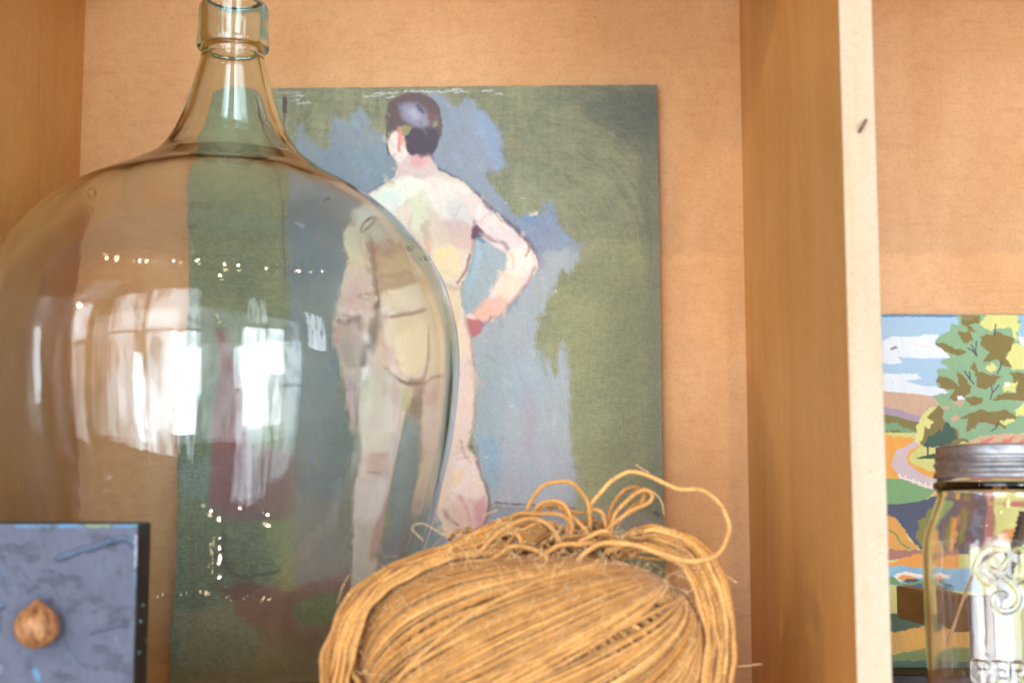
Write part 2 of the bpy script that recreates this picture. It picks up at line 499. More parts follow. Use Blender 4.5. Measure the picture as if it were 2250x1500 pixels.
class Paint:
    def __init__(self, PX, PY, base):
        self.X, self.Y = PX, PY
        self.C = np.ones(PX.shape + (3,)) * lin(base)
        self.H = np.zeros(PX.shape)
        self.seed = 1
        self.W = {}

    def warp(self, amp, size):
        self.seed += 1
        k = (self.seed % 9, size)
        if k not in self.W:
            self.W[k] = (vnoise(self.X, self.Y, size, size, 100 + k[0] * 3, 3), vnoise(self.X, self.Y, size, size, 101 + k[0] * 3, 3))
        a, b = self.W[k]
        return self.X + amp * a, self.Y + amp * b

    def box(self, P, m):
        P = np.asarray(P)
        msk = (self.X > P[:, 0].min() - m) & (self.X < P[:, 0].max() + m) & (self.Y > P[:, 1].min() - m) & (self.Y < P[:, 1].max() + m)
        r = np.where(msk.any(1))[0]; c = np.where(msk.any(0))[0]
        if len(r) == 0 or len(c) == 0: return None
        return slice(r[0], r[-1] + 1), slice(c[0], c[-1] + 1)

    def put(self, sl, A, col, streak, ang, jit, rim=0):
        X, Y = self.X[sl], self.Y[sl]
        c = lin(col)
        if jit:
            ca, sa = math.cos(ang), math.sin(ang)
            U = X * ca + Y * sa; V = -X * sa + Y * ca
            self.seed += 1
            n = vnoise(U, V, streak * 7, streak, 500 + self.seed % 13, 4)
            n2 = vnoise(X, Y, 60, 60, 700 + self.seed % 7, 2)
            cc = c * (1 + jit * n[..., None] + jit * .6 * n2[..., None] * np.array([1.0, .8, .5]))
            self.H[sl] = self.H[sl] * (1 - A) + A * (.5 + n)
        else:
            cc = c * np.ones(X.shape + (3,))
        self.C[sl] = self.C[sl] * (1 - A[..., None]) + np.clip(cc, .001, 1) * A[..., None]

    def poly(self, P, col, soft=4, rough=5, size=22, alpha=1.0, jit=.10, streak=5, ang=1.3, smooth=True, dry=0.0):
        P = np.asarray(P, float)
        if smooth:
            Q = np.c_[np.vstack([P, P[:1]]), np.zeros(len(P) + 1)]
            P = catmull(Q, 4)[:-1, :2]
        sl = self.box(P, soft + rough + 8)
        if sl is None: return
        XW, YW = self.warp(rough, size)
        X, Y = XW[sl], YW[sl]
        d = np.full(X.shape, 1e9); ins = np.zeros(X.shape, bool)
        for (x0, y0), (x1, y1) in zip(P, np.roll(P, -1, 0)):
            ex, ey = x1 - x0, y1 - y0
            L = ex * ex + ey * ey + 1e-9
            t = np.clip(((X - x0) * ex + (Y - y0) * ey) / L, 0, 1)
            d = np.minimum(d, (X - x0 - t * ex) ** 2 + (Y - y0 - t * ey) ** 2)
            c = ((y0 > Y) != (y1 > Y)) & (X < (x1 - x0) * (Y - y0) / (y1 - y0 + 1e-12) + x0)
            ins ^= c
        d = np.sqrt(d) * np.where(ins, 1, -1)
        if dry:
            d = d + dry * vnoise(self.X[sl] * math.cos(ang) + self.Y[sl] * math.sin(ang), -self.X[sl] * math.sin(ang) + self.Y[sl] * math.cos(ang), 24, 3, 900 + self.seed % 11, 2)
        A = sstep(-soft, soft, d) * alpha
        self.put(sl, A, col, streak, ang, jit)

    def stroke(self, P, wd, col, soft=2, rough=3, alpha=1.0, jit=.1, smooth=True, ang=0, size=16):
        P = np.asarray(P, float)
        if smooth and len(P) > 2: P = catmull(np.c_[P, np.zeros(len(P))], 5)[:, :2]
        sl = self.box(P, wd + soft + rough + 6)
        if sl is None: return
        XW, YW = self.warp(rough, size)
        X, Y = XW[sl], YW[sl]
        d = np.full(X.shape, 1e9)
        for i in range(len(P) - 1):
            x0, y0 = P[i]; x1, y1 = P[i + 1]
            ex, ey = x1 - x0, y1 - y0; L = ex * ex + ey * ey + 1e-9
            t = np.clip(((X - x0) * ex + (Y - y0) * ey) / L, 0, 1)
            d = np.minimum(d, np.hypot(X - x0 - t * ex, Y - y0 - t * ey))
        A = sstep(wd / 2 + soft, wd / 2 - soft, d) * alpha
        self.put(sl, A, col, 4, ang, jit)


def panel_points(corners, nx, ny):
    """corners tl,tr,br,bl -> (ny,nx,3) bilinear"""
    tl, tr, br, bl = [np.array(c) for c in corners]
    u = np.linspace(0, 1, nx)[None, :, None]; v = np.linspace(0, 1, ny)[:, None, None]
    return (tl * (1 - u) + tr * u) * (1 - v) + (bl * (1 - u) + br * u) * v


def painted_board(name, P, C, H, relief, mat, thick, edge_mat, parent):
    """front: painted grid with relief; sides and back: a slab 0.3 mm behind it"""
    nrm = np.cross(P[0, -1] - P[0, 0], P[-1, 0] - P[0, 0]); nrm /= np.linalg.norm(nrm)
    if nrm[1] > 0: nrm = -nrm
    me = grid_mesh(name, P + nrm * (relief * H)[..., None])
    set_color(me, C)
    f = link(name, me, mat, parent)
    return f, nrm


# ------------------------------------------------------------------ the figure painting
YT, YB = 1.168, 1.156              # the board leans back against the panel
pc = [at(418, 197, YT), at(1443, 187, YT), at(1464, 1500, YB), at(376, 1504, YB)]
for c_ in (pc[2], pc[3]): c_.z = .0035
NX, NY = 660, 830
PP = panel_points(pc, NX, NY)
PX, PY = project(PP)
A = Paint(PX, PY, (118, 125, 84))
X, Yp = PX, PY
# green ground: scumbled over darker grey-green, brushed in arcs at the upper right
n1 = vnoise(X, Yp, 90, 90, 3, 4); n2 = vnoise(X, Yp, 8, 60, 4, 3); n3 = vnoise(X, Yp, 60, 7, 5, 3)
rr_ = np.hypot(X - 1150, Yp - 560); aa_ = np.arctan2(Yp - 560, X - 1150)
n4 = vnoise(rr_, aa_ * 200, 5, 60, 6, 3)
dark = lin((86, 88, 76)); mid = lin((126, 127, 92)); lt = lin((158, 157, 116))
wR = sstep(1050, 1440, X)
f = .5 + .30 * n1 + .20 * (n2 * (1 - wR) + n4 * wR) + .12 * n3 - .16 * sstep(1240, 1440, X) - .12 * sstep(330, 190, Yp) * sstep(1100, 1400, X)
f = np.clip(f, 0, 1)[..., None]
A.C = np.where(f < .5, dark * (1 - f * 2) + mid * f * 2, mid * (2 - f * 2) + lt * (f * 2 - 1))
gl_ = sstep(.55, .85, vnoise(X, Yp, 14, 5, 21, 3) + .5)[..., None] * .35
A.C = A.C * (1 - gl_ * .4) + lt * gl_ * .4
# light band where the ground is yellower, lower right
A.poly([(1180, 620), (1440, 560), (1455, 1150), (1250, 1150), (1190, 800)], (138, 142, 88), 50, 20, alpha=.45, jit=.18, streak=3, ang=1.57)
A.poly([(1395, 250), (1450, 230), (1465, 1160), (1425, 1160), (1420, 700)], (92, 96, 80), 18, 10, alpha=.55, jit=.2, streak=3, ang=1.57)
A.poly([(1330, 640), (1440, 620), (1455, 1150), (1340, 1100)], (104, 106, 84), 40, 20, alpha=.4, jit=.25, streak=2, ang=1.5)
A.poly([(1240, 215), (1440, 200), (1440, 330), (1340, 290)], (84, 90, 78), 26, 14, alpha=.7, jit=.25, streak=2.5, ang=.35)
# dry white marks along the top
for (x, y, L) in ((610, 205, 50), (600, 222, 60), (640, 212, 30), (655, 228, 26), (800, 212, 40), (820, 206, 55), (850, 214, 40), (890, 202, 60), (940, 204, 40), (1000, 203, 25), (1090, 208, 14), (1060, 200, 22), (985, 199, 30)):
    A.stroke([(x, y), (x + L, y - 2)], 3, (205, 208, 200), 1.4, 4, .6, .1, False, size=5)
# left half ground behind the bottle
A.poly([(380, 200), (640, 200), (640, 620), (600, 760), (390, 760)], (128, 136, 96), 30, 14, alpha=.8, jit=.16, streak=4, ang=0.05)
A.poly([(375, 860), (520, 820), (620, 1000), (640, 1500), (370, 1500)], (112, 124, 92), 40, 18, alpha=.7, jit=.2, streak=6, ang=1.57)
A.poly([(560, 880), (660, 880), (670, 1260), (600, 1260), (570, 1000)], (142, 146, 88), 14, 8, alpha=.7, jit=.15, streak=6, ang=1.57)
A.poly([(640, 1050), (770, 1030), (790, 1290), (700, 1340), (640, 1250)], (132, 124, 118), 16, 10, alpha=.85, jit=.15, streak=8, ang=1.5)
A.poly([(640, 900), (760, 880), (780, 1060), (650, 1080)], (112, 120, 122), 16, 10, alpha=.8, jit=.15, streak=8, ang=1.5)
A.poly([(480, 1290), (560, 1280), (630, 1290), (760, 1260), (800, 1300), (790, 1400), (700, 1440), (590, 1420)], (128, 78, 68), 10, 12, alpha=.85, jit=.25, streak=6, ang=-.5)
A.poly([(640, 1330), (720, 1300), (770, 1330), (730, 1380), (660, 1370)], (96, 112, 68), 8, 8, alpha=.9, jit=.2)
A.poly([(620, 1400), (800, 1380), (800, 1500), (560, 1500)], (104, 92, 62), 20, 10, alpha=.8, jit=.25)
A.poly([(380, 1400), (620, 1380), (640, 1500), (375, 1500)], (104, 112, 82), 20, 10, alpha=.7, jit=.25)
A.poly([(380, 1180), (400, 1180), (410, 1470), (378, 1470)], (100, 124, 108), 10, 4, alpha=.6, jit=.2)
# red runs
A.poly([(470, 720), (492, 725), (510, 790), (535, 830), (548, 1000), (560, 1110), (480, 1110), (470, 980), (478, 820)], (146, 76, 72), 6, 8, alpha=.85, jit=.25, streak=3, ang=1.57, dry=6)
A.poly([(480, 1000), (640, 985), (640, 1120), (600, 1140), (480, 1130)], (142, 92, 96), 12, 10, alpha=.75, jit=.25, streak=3, ang=1.57, dry=6)
A.poly([(395, 1010), (470, 1010), (460, 1100), (400, 1080)], (120, 140, 132), 14, 10, alpha=.6, jit=.2, streak=3, ang=1.57)
A.stroke([(470, 722), (490, 720), (560, 722)], 3, (110, 80, 66), 2, 4, .5)
A.stroke([(500, 1180), (498, 1215), (505, 1250), (530, 1268), (560, 1262), (600, 1255), (612, 1250)], 7, (92, 84, 78), 3, 4, .7)
# drips at upper left
A.stroke([(624, 214), (626, 240), (624, 300), (626, 420), (623, 520), (626, 610)], 5, (104, 74, 72), 1.6, 3, .85)
A.stroke([(625, 218), (627, 245)], 11, (88, 60, 66), 2, 3, .9)
A.stroke([(655, 262), (655, 290), (652, 330)], 6, (116, 84, 76), 2, 3, .7)
A.stroke([(640, 205), (641, 290)], 12, (120, 104, 90), 5, 4, .35)
A.stroke([(415, 440), (440, 438), (470, 441)], 6, (110, 96, 84), 2, 4, .7)
A.stroke([(408, 487), (428, 489)], 7, (104, 88, 80), 2, 4, .7)
# blue-grey around the figure
BL = dict(jit=.10, streak=8, ang=1.2)
A.poly([(648, 330), (650, 285), (664, 278), (676, 300), (700, 322), (727, 318), (728, 268), (744, 256), (770, 268), (775, 246), (795, 240), (812, 262), (815, 288), (848, 300), (868, 360), (870, 400), (800, 440), (770, 520), (756, 700), (740, 900), (650, 900), (640, 600)], (124, 138, 144), 7, 7, 16, .97, dry=4, **BL)
A.poly([(640, 420), (760, 400), (770, 520), (750, 620), (640, 640)], (104, 118, 122), 22, 10, alpha=.8, **BL)
A.poly([(700, 330), (850, 330), (868, 400), (790, 430), (720, 400)], (112, 134, 146), 16, 10, alpha=.6, **BL)
A.poly([(640, 640), (760, 620), (750, 900), (640, 900)], (122, 130, 124), 22, 10, alpha=.7, **BL)
A.poly([(905, 210), (960, 205), (1000, 232), (1015, 232), (1022, 216), (1040, 218), (1050, 240), (1066, 246), (1076, 268), (1092, 282), (1100, 320), (1103, 362), (1092, 376), (1068, 384), (1090, 420), (1118, 455), (1128, 468), (1150, 500), (1180, 560), (1170, 640), (1120, 700), (1040, 700), (1020, 520), (940, 380), (940, 260)], (130, 140, 153), 6, 6, 14, .98, dry=4, **BL)
A.poly([(1040, 240), (1066, 248), (1078, 270), (1096, 290), (1102, 360), (1088, 372), (1070, 330), (1050, 290)], (124, 146, 172), 10, 6, alpha=.7, **BL)
A.poly([(960, 330), (1050, 320), (1060, 400), (1000, 400)], (130, 140, 150), 16, 10, alpha=.6, **BL)
A.poly([(1128, 480), (1150, 470), (1178, 472), (1190, 456), (1210, 452), (1222, 466), (1226, 490), (1244, 512), (1264, 532), (1272, 552), (1266, 570), (1240, 584), (1200, 600), (1150, 600)], (124, 138, 158), 5, 6, 12, .98, dry=6, **BL)
A.poly([(1150, 476), (1170, 472), (1166, 486), (1152, 488)], (84, 138, 176), 3, 4, alpha=.8)
A.poly([(1164, 466), (1182, 464), (1180, 473), (1162, 474)], (214, 200, 186), 2, 4, 6, alpha=.7)
A.poly([(1180, 560), (1262, 545), (1268, 572), (1246, 600), (1232, 590), (1218, 630), (1196, 672), (1184, 700), (1176, 770), (1186, 800), (1200, 830), (1206, 800), (1222, 830), (1232, 755), (1244, 760), (1250, 840), (1256, 1000), (1262, 1090), (1240, 1108), (1080, 1108), (1048, 1000), (1040, 720), (1110, 690), (1150, 640)], (150, 158, 162), 7, 6, 14, .97, dry=6, jit=.10, streak=9, ang=1.5)
A.poly([(1030, 520), (1100, 545), (1116, 575), (1090, 620), (1050, 680), (1015, 690), (1010, 640), (1026, 590)], (146, 162, 166), 5, 5, alpha=.95, **BL)
A.poly([(1020, 530), (1060, 535), (1050, 600), (1025, 640)], (140, 172, 186), 10, 6, alpha=.7, **BL)
A.poly([(1050, 780), (1100, 760), (1110, 900), (1080, 1000), (1054, 940)], (134, 152, 158), 22, 10, alpha=.7, **BL)
A.poly([(1110, 800), (1190, 780), (1200, 860), (1160, 900), (1120, 880)], (140, 160, 174), 20, 10, alpha=.6, **BL)
A.poly([(1140, 860), (1180, 860), (1175, 980), (1150, 970)], (152, 142, 156), 14, 8, alpha=.6, **BL)
A.poly([(1100, 980), (1240, 980), (1255, 1100), (1090, 1105)], (152, 154, 168), 20, 10, alpha=.7, **BL)
A.poly([(1050, 960), (1100, 970), (1096, 1050), (1080, 1070), (1060, 1030)], (112, 148, 172), 12, 8, alpha=.7, **BL)
A.poly([(1070, 1110), (1280, 1108), (1440, 1140), (1440, 1180), (1060, 1180)], (138, 132, 126), 14, 8, alpha=.6, **BL)
A.poly([(960, 1120), (1150, 1118), (1250, 1130), (1200, 1300), (940, 1300)], (128, 138, 152), 12, 8, alpha=.9, **BL)
A.stroke([(1088, 1103), (1130, 1106), (1190, 1112), (1260, 1118)], 5, (96, 72, 78), 2, 3, .8)
A.poly([(1172, 560), (1200, 575), (1196, 590), (1172, 590)], (150, 150, 156), 8, 5, alpha=.5)
for (x, y, w_) in ((1184, 770, 8), (1206, 790, 10), (1232, 770, 12), (1238, 820, 14)):
    A.stroke([(x, y), (x - 2, y + 90)], w_ * .6, (150, 156, 164), 2.5, 5, .6)
A.stroke([(1440, 1126), (1446, 1130)], 9, (70, 74, 92), 2, 1, .9)
A.poly([(740, 1010), (800, 1010), (800, 1200), (740, 1200)], (116, 122, 104), 14, 8, alpha=.7, **BL)

A.X = A.X + 13 * sstep(850, 920, X) * sstep(1004, 962, X) * sstep(680, 740, Yp)
# --- the figure (oil study of a standing figure seen from behind)
SK = dict(jit=.07, streak=6, size=14)
DK = (104, 80, 80)
# dark contour first
A.stroke([(962, 372), (1005, 396), (1040, 422), (1064, 448), (1104, 480), (1142, 512), (1168, 545), (1180, 572)], 12, (98, 84, 98), 5, 4, .85)
A.stroke([(868, 392), (840, 408), (806, 428), (786, 452)], 8, (92, 108, 124), 4, 4, .7)
# left arm hanging
A.poly([(792, 462), (830, 470), (832, 540), (829, 600), (826, 660), (820, 705), (806, 745), (796, 800), (792, 870), (788, 915), (774, 900), (764, 830), (752, 770), (748, 704), (757, 662), (761, 612), (769, 560), (764, 530), (776, 485)], (208, 182, 160), 3, 5, **SK)
A.poly([(782, 480), (818, 474), (820, 560), (800, 585), (776, 560), (770, 528)], (206, 200, 158), 7, 6, alpha=.9, **SK)
A.poly([(768, 585), (800, 585), (800, 650), (765, 640)], (216, 186, 160), 8, 6, alpha=.7, **SK)
A.poly([(762, 640), (806, 600), (824, 640), (812, 690), (770, 700)], (214, 172, 160), 8, 6, alpha=.8, **SK)
A.stroke([(780, 660), (788, 648)], 14, (222, 150, 140), 4, 4, .7)
A.poly([(752, 700), (790, 694), (806, 712), (796, 800), (770, 800), (756, 770)], (176, 150, 136), 7, 6, alpha=.85, **SK)
A.stroke([(758, 704), (780, 706), (796, 694)], 10, (112, 92, 84), 4, 3, .7)
A.stroke([(752, 716), (754, 750)], 7, (216, 120, 112), 3, 3, .6)
A.poly([(764, 830), (790, 830), (788, 930), (776, 940)], (198, 156, 152), 5, 5, alpha=.8, **SK)
# torso base
A.poly([(868, 388), (880, 372), (950, 366), (968, 378), (1010, 396), (1040, 422), (1062, 450), (1054, 490), (1042, 512), (1036, 560), (1026, 596), (1012, 630), (1012, 660), (1022, 700), (1034, 752), (1040, 800), (1040, 850), (980, 860), (942, 850), (880, 860), (794, 850), (797, 800), (806, 740), (824, 700), (828, 640), (830, 560), (822, 500), (795, 470), (790, 440), (806, 428), (838, 410)], (216, 194, 168), 2.5, 4, **SK)
A.stroke([(826, 520), (832, 560), (834, 620), (830, 690)], 9, (136, 102, 94), 4, 3, .8)
# back light shapes
A.poly([(806, 432), (860, 405), (898, 372), (930, 390), (935, 420), (890, 440), (850, 470), (815, 465)], (236, 238, 208), 5, 6, alpha=.95, **SK)
A.poly([(800, 440), (850, 420), (880, 440), (860, 470), (815, 480)], (214, 232, 214), 7, 6, alpha=.85, **SK)
A.poly([(930, 385), (1000, 400), (1040, 430), (1030, 470), (980, 480), (930, 430)], (234, 220, 196), 7, 6, alpha=.95, **SK)
A.poly([(905, 425), (935, 425), (940, 520), (905, 515), (900, 470)], (216, 220, 172), 9, 6, alpha=.85, **SK)
A.poly([(850, 470), (902, 450), (905, 505), (880, 530), (848, 520)], (232, 212, 184), 8, 6, alpha=.85, **SK)
A.poly([(985, 440), (1035, 440), (1045, 490), (1010, 500), (980, 480)], (206, 198, 190), 8, 6, alpha=.85, **SK)
A.poly([(995, 420), (1045, 430), (1060, 455), (1040, 480), (1022, 450)], (226, 196, 182), 6, 6, alpha=.8, **SK)
A.poly([(972, 486), (1010, 484), (1040, 500), (1036, 550), (1000, 545), (976, 515)], (206, 166, 152), 7, 6, alpha=.85, **SK)
A.poly([(905, 510), (970, 490), (990, 540), (1000, 580), (960, 590), (912, 560)], (216, 190, 160), 9, 6, alpha=.8, **SK)
A.stroke([(936, 488), (934, 520), (942, 560), (944, 610)], 10, (178, 146, 130), 5, 4, .6)
A.stroke([(940, 525), (944, 548)], 11, (216, 160, 120), 4, 4, .7)
A.poly([(955, 545), (1005, 545), (1010, 600), (975, 610), (955, 580)], (232, 204, 146), 8, 6, alpha=.85, **SK)
A.stroke([(965, 554), (985, 552)], 10, (240, 212, 110), 3, 4, .8)
# left side of the back, shadowed brown (seen through the bottle)
A.poly([(830, 520), (850, 510), (900, 530), (905, 570), (905, 625), (860, 635), (832, 645), (834, 580)], (172, 140, 106), 6, 6, alpha=.9, **SK)
A.poly([(836, 500), (880, 505), (895, 520), (880, 540), (838, 528)], (150, 118, 104), 6, 6, alpha=.8, **SK)
A.poly([(800, 478), (850, 472), (885, 500), (870, 535), (838, 520), (812, 515)], (200, 190, 160), 6, 5, alpha=.85, **SK)
A.poly([(858, 548), (910, 555), (905, 595), (860, 600)], (196, 170, 118), 8, 6, alpha=.7, **SK)
A.stroke([(915, 545), (925, 580), (925, 620), (928, 645)], 10, (164, 122, 102), 4, 4, .75)
A.poly([(928, 590), (955, 590), (960, 640), (935, 640)], (206, 170, 100), 7, 6, alpha=.8, **SK)
A.poly([(846, 640), (885, 625), (915, 622), (920, 645), (895, 668), (850, 668)], (230, 208, 164), 5, 5, alpha=.9, **SK)
A.poly([(890, 628), (922, 618), (928, 650), (905, 665)], (224, 196, 170), 6, 5, alpha=.8, **SK)
A.stroke([(834, 695), (870, 690), (905, 680), (935, 672)], 9, (164, 124, 104), 4, 4, .8)
A.stroke([(944, 600), (965, 622), (990, 632), (1012, 630)], 9, (196, 150, 124), 5, 4, .7)
A.stroke([(1032, 560), (1026, 590), (1012, 612), (1006, 620)], 6, (142, 90, 64), 2.5, 3, .85)
A.stroke([(1042, 500), (1040, 540), (1030, 570)], 6, (120, 90, 86), 3, 3, .6)
A.poly([(930, 640), (1000, 640), (1014, 700), (1024, 780), (980, 820), (950, 800), (945, 700)], (222, 190, 134), 10, 6, alpha=.75, **SK)
A.poly([(850, 700), (930, 690), (944, 760), (930, 810), (880, 800), (840, 760)], (226, 194, 140), 10, 6, alpha=.8, **SK)
A.poly([(812, 712), (850, 705), (870, 780), (840, 800), (805, 790)], (220, 180, 156), 8, 6, alpha=.75, **SK)
A.poly([(835, 745), (865, 760), (900, 800), (895, 830), (850, 800)], (206, 160, 148), 7, 6, alpha=.7, **SK)
# cleft and crease
A.stroke([(952, 715), (948, 740), (954, 775), (948, 810), (938, 836)], 5, (152, 100, 84), 2.4, 3, .85)
A.stroke([(858, 822), (890, 834), (915, 838), (938, 842)], 8, (140, 100, 88), 3.5, 3, .85)
A.stroke([(938, 842), (975, 832), (1005, 822)], 6, (176, 132, 108), 3, 3, .7)
A.stroke([(925, 836), (935, 850)], 14, (104, 82, 76), 5, 3, .8)
# gaps and shadows that set the arm off from the body
A.poly([(824, 560), (834, 600), (834, 700), (822, 745), (810, 790), (804, 850), (798, 900), (792, 860), (797, 800), (806, 745), (820, 700), (827, 640), (826, 590)], (118, 98, 88), 3, 4, alpha=.85, **SK)
A.poly([(832, 700), (838, 720), (815, 790), (806, 850), (800, 840), (806, 770), (820, 720)], (104, 108, 96), 3, 3, alpha=.6, **SK)
A.stroke([(826, 500), (838, 540), (836, 590)], 6, (124, 84, 84), 2.5, 3, .85)
A.stroke([(800, 800), (790, 850), (794, 930)], 6, (108, 96, 88), 3, 3, .7)
# legs
A.poly([(794, 800), (930, 845), (925, 880), (905, 930), (888, 985), (876, 1035), (870, 1090), (866, 1150), (852, 1230), (846, 1330), (800, 1330), (795, 1230), (786, 1150), (784, 1085), (796, 1040), (804, 1000), (796, 930), (790, 860)], (206, 180, 158), 3, 5, **SK)
A.poly([(938, 842), (1040, 810), (1042, 870), (1036, 930), (1020, 975), (1036, 992), (1056, 1030), (1072, 1085), (1070, 1130), (1052, 1180), (1046, 1300), (998, 1300), (984, 1170), (968, 1110), (966, 1060), (972, 1010), (960, 960), (948, 900)], (210, 178, 156), 3, 5, **SK)
A.poly([(1000, 720), (1024, 700), (1036, 760), (1042, 850), (1036, 950), (1012, 980), (1004, 850)], (226, 188, 168), 6, 5, alpha=.9, **SK)
A.stroke([(1040, 780), (1046, 860), (1040, 930)], 6, (150, 128, 118), 4, 4, .5)
A.poly([(1000, 1000), (1036, 996), (1056, 1040), (1064, 1090), (1040, 1120), (1000, 1110), (985, 1050)], (230, 198, 184), 8, 6, alpha=.95, **SK)
A.poly([(1000, 1085), (1050, 1100), (1062, 1130), (1046, 1180), (1000, 1180)], (214, 160, 148), 9, 6, alpha=.8, **SK)
A.poly([(1040, 1110), (1068, 1090), (1066, 1150), (1048, 1170)], (196, 124, 130), 7, 5, alpha=.8, **SK)
A.poly([(994, 1030), (1018, 1032), (1012, 1060), (996, 1056)], (236, 190, 130), 5, 5, alpha=.8, **SK)
A.stroke([(1012, 968), (1022, 1000), (1034, 1014)], 6, (182, 138, 122), 3, 3, .8)
A.stroke([(1002, 1008), (1030, 1004)], 4, (176, 132, 116), 2, 2, .7)
A.stroke([(1036, 980), (1048, 1010), (1056, 1040), (1074, 1090), (1070, 1140), (1060, 1170)], 7, (110, 90, 88), 3, 3, .75)
A.stroke([(984, 1120), (996, 1146), (1006, 1154)], 6, (150, 100, 92), 3, 3, .8)
A.poly([(800, 830), (840, 820), (850, 880), (840, 960), (812, 1000), (798, 900)], (212, 196, 164), 9, 6, alpha=.8, **SK)
A.poly([(836, 836), (880, 840), (880, 880), (845, 880)], (184, 146, 130), 8, 6, alpha=.75, **SK)
A.poly([(888, 850), (925, 845), (918, 890), (895, 900)], (176, 166, 116), 7, 5, alpha=.8, **SK)
A.poly([(842, 890), (896, 900), (880, 980), (850, 990)], (208, 172, 154), 10, 6, alpha=.7, **SK)
A.poly([(850, 955), (885, 950), (878, 1000), (858, 1000)], (176, 160, 168), 8, 6, alpha=.6, **SK)
A.poly([(815, 995), (850, 990), (855, 1040), (822, 1040)], (196, 148, 130), 6, 5, alpha=.8, **SK)
A.stroke([(818, 1032), (840, 1036), (860, 1036)], 5, (120, 100, 92), 2.5, 3, .7)
A.poly([(790, 1050), (865, 1045), (862, 1120), (840, 1150), (790, 1140)], (204, 176, 164), 9, 6, alpha=.8, **SK)
A.poly([(838, 1120), (866, 1100), (858, 1200), (838, 1240), (825, 1180)], (178, 122, 110), 8, 6, alpha=.75, **SK)
A.poly([(795, 1150), (830, 1150), (825, 1300), (800, 1300)], (190, 172, 152), 8, 6, alpha=.8, **SK)
A.poly([(950, 860), (985, 856), (990, 900), (960, 900)], (204, 148, 134), 8, 6, alpha=.7, **SK)
A.poly([(950, 950), (985, 955), (985, 1005), (966, 1010)], (196, 160, 160), 7, 6, alpha=.7, **SK)
A.stroke([(934, 850), (936, 900), (930, 930)], 8, (120, 90, 82), 3.5, 3, .75)
# between the legs
A.poly([(934, 908), (948, 950), (958, 1010), (958, 1080), (985, 1170), (990, 1300), (860, 1300), (866, 1180), (878, 1080), (884, 1030), (900, 970), (922, 920)], (118, 134, 134), 5, 5, alpha=.97, jit=.14, streak=10, ang=1.4)
A.poly([(900, 980), (930, 930), (925, 1000), (900, 1050)], (128, 160, 164), 9, 6, alpha=.7, **SK)
A.stroke([(880, 1078), (905, 1080), (956, 1078)], 5, (96, 84, 78), 2, 2, .8)
A.poly([(866, 1130), (884, 1100), (880, 1180), (866, 1190)], (128, 140, 96), 5, 4, alpha=.7, **SK)
A.poly([(870, 1190), (980, 1180), (985, 1300), (866, 1300)], (116, 124, 132), 12, 8, alpha=.8, jit=.2)
# right arm
A.poly([(1046, 436), (1066, 452), (1104, 482), (1140, 514), (1164, 542), (1178, 562), (1180, 590), (1166, 612), (1140, 648), (1112, 680), (1084, 704), (1054, 716), (1030, 704), (1024, 694), (1052, 682), (1076, 650), (1096, 614), (1116, 582), (1114, 560), (1096, 546), (1064, 524), (1048, 500)], (228, 198, 184), 2.5, 4, **SK)
A.poly([(1052, 450), (1090, 474), (1120, 508), (1110, 530), (1070, 505), (1050, 480)], (238, 214, 196), 6, 5, alpha=.9, **SK)
A.poly([(1080, 500), (1120, 505), (1150, 530), (1150, 550), (1110, 545)], (222, 200, 198), 7, 5, alpha=.8, **SK)
A.poly([(1116, 548), (1150, 545), (1174, 575), (1160, 600), (1125, 610), (1112, 590)], (240, 220, 196), 6, 5, alpha=.9, **SK)
A.poly([(1100, 600), (1140, 600), (1140, 640), (1100, 660), (1084, 640)], (240, 204, 168), 9, 5, alpha=.8, **SK)
A.poly([(1036, 690), (1070, 655), (1100, 650), (1116, 668), (1080, 700), (1050, 712)], (230, 158, 132), 7, 5, alpha=.9, **SK)
A.stroke([(1175, 590), (1160, 618), (1130, 656), (1100, 688), (1086, 700)], 7, (158, 110, 108), 4, 3, .7)
A.poly([(1028, 700), (1060, 704), (1056, 728), (1040, 740), (1028, 722)], (180, 88, 94), 4, 4, alpha=.95, **SK)
A.stroke([(1060, 714), (1072, 706), (1078, 698)], 8, (88, 98, 122), 4, 3, .7)
A.poly([(1040, 484), (1048, 482), (1052, 498), (1064, 512), (1056, 520), (1034, 524)], (96, 60, 82), 3, 3, alpha=.95)
A.stroke([(1058, 514), (1085, 528), (1106, 534), (1116, 546)], 10, (150, 124, 130), 4, 3, .85)
A.stroke([(1050, 524), (1062, 532)], 6, (70, 128, 156), 2, 2, .9)
A.stroke([(1164, 536), (1162, 550), (1155, 562)], 6, (170, 128, 112), 2.5, 2, .8)
A.poly([(1120, 558), (1130, 548), (1128, 572), (1120, 580)], (240, 218, 150), 3, 3, alpha=.8)
A.stroke([(1072, 470), (1060, 482), (1056, 486)], 4, (238, 150, 140), 2, 2, .7)
# neck and head
A.poly([(866, 330), (900, 330), (944, 344), (958, 374), (930, 396), (894, 386), (868, 392), (874, 364)], (214, 182, 172), 4, 4, **SK)
A.poly([(904, 344), (936, 342), (944, 356), (920, 370), (902, 362)], (222, 148, 144), 5, 4, alpha=.9, **SK)
A.poly([(858, 296), (872, 290), (888, 300), (898, 330), (884, 356), (868, 352), (856, 334), (853, 312)], (234, 212, 192), 2.5, 3, **SK)
A.stroke([(851, 290), (850, 310), (854, 340)], 4, (88, 56, 46), 1.6, 2, .85)
A.poly([(846, 262), (852, 232), (868, 214), (892, 204), (925, 206), (952, 220), (968, 246), (973, 275), (968, 300), (958, 328), (946, 346), (930, 340), (905, 342), (894, 326), (888, 300), (872, 288), (850, 290)], (96, 78, 78), 3, 4, **SK)
A.poly([(878, 232), (905, 226), (935, 240), (946, 270), (925, 284), (898, 270), (882, 252)], (138, 134, 152), 9, 4, alpha=.9, **SK)
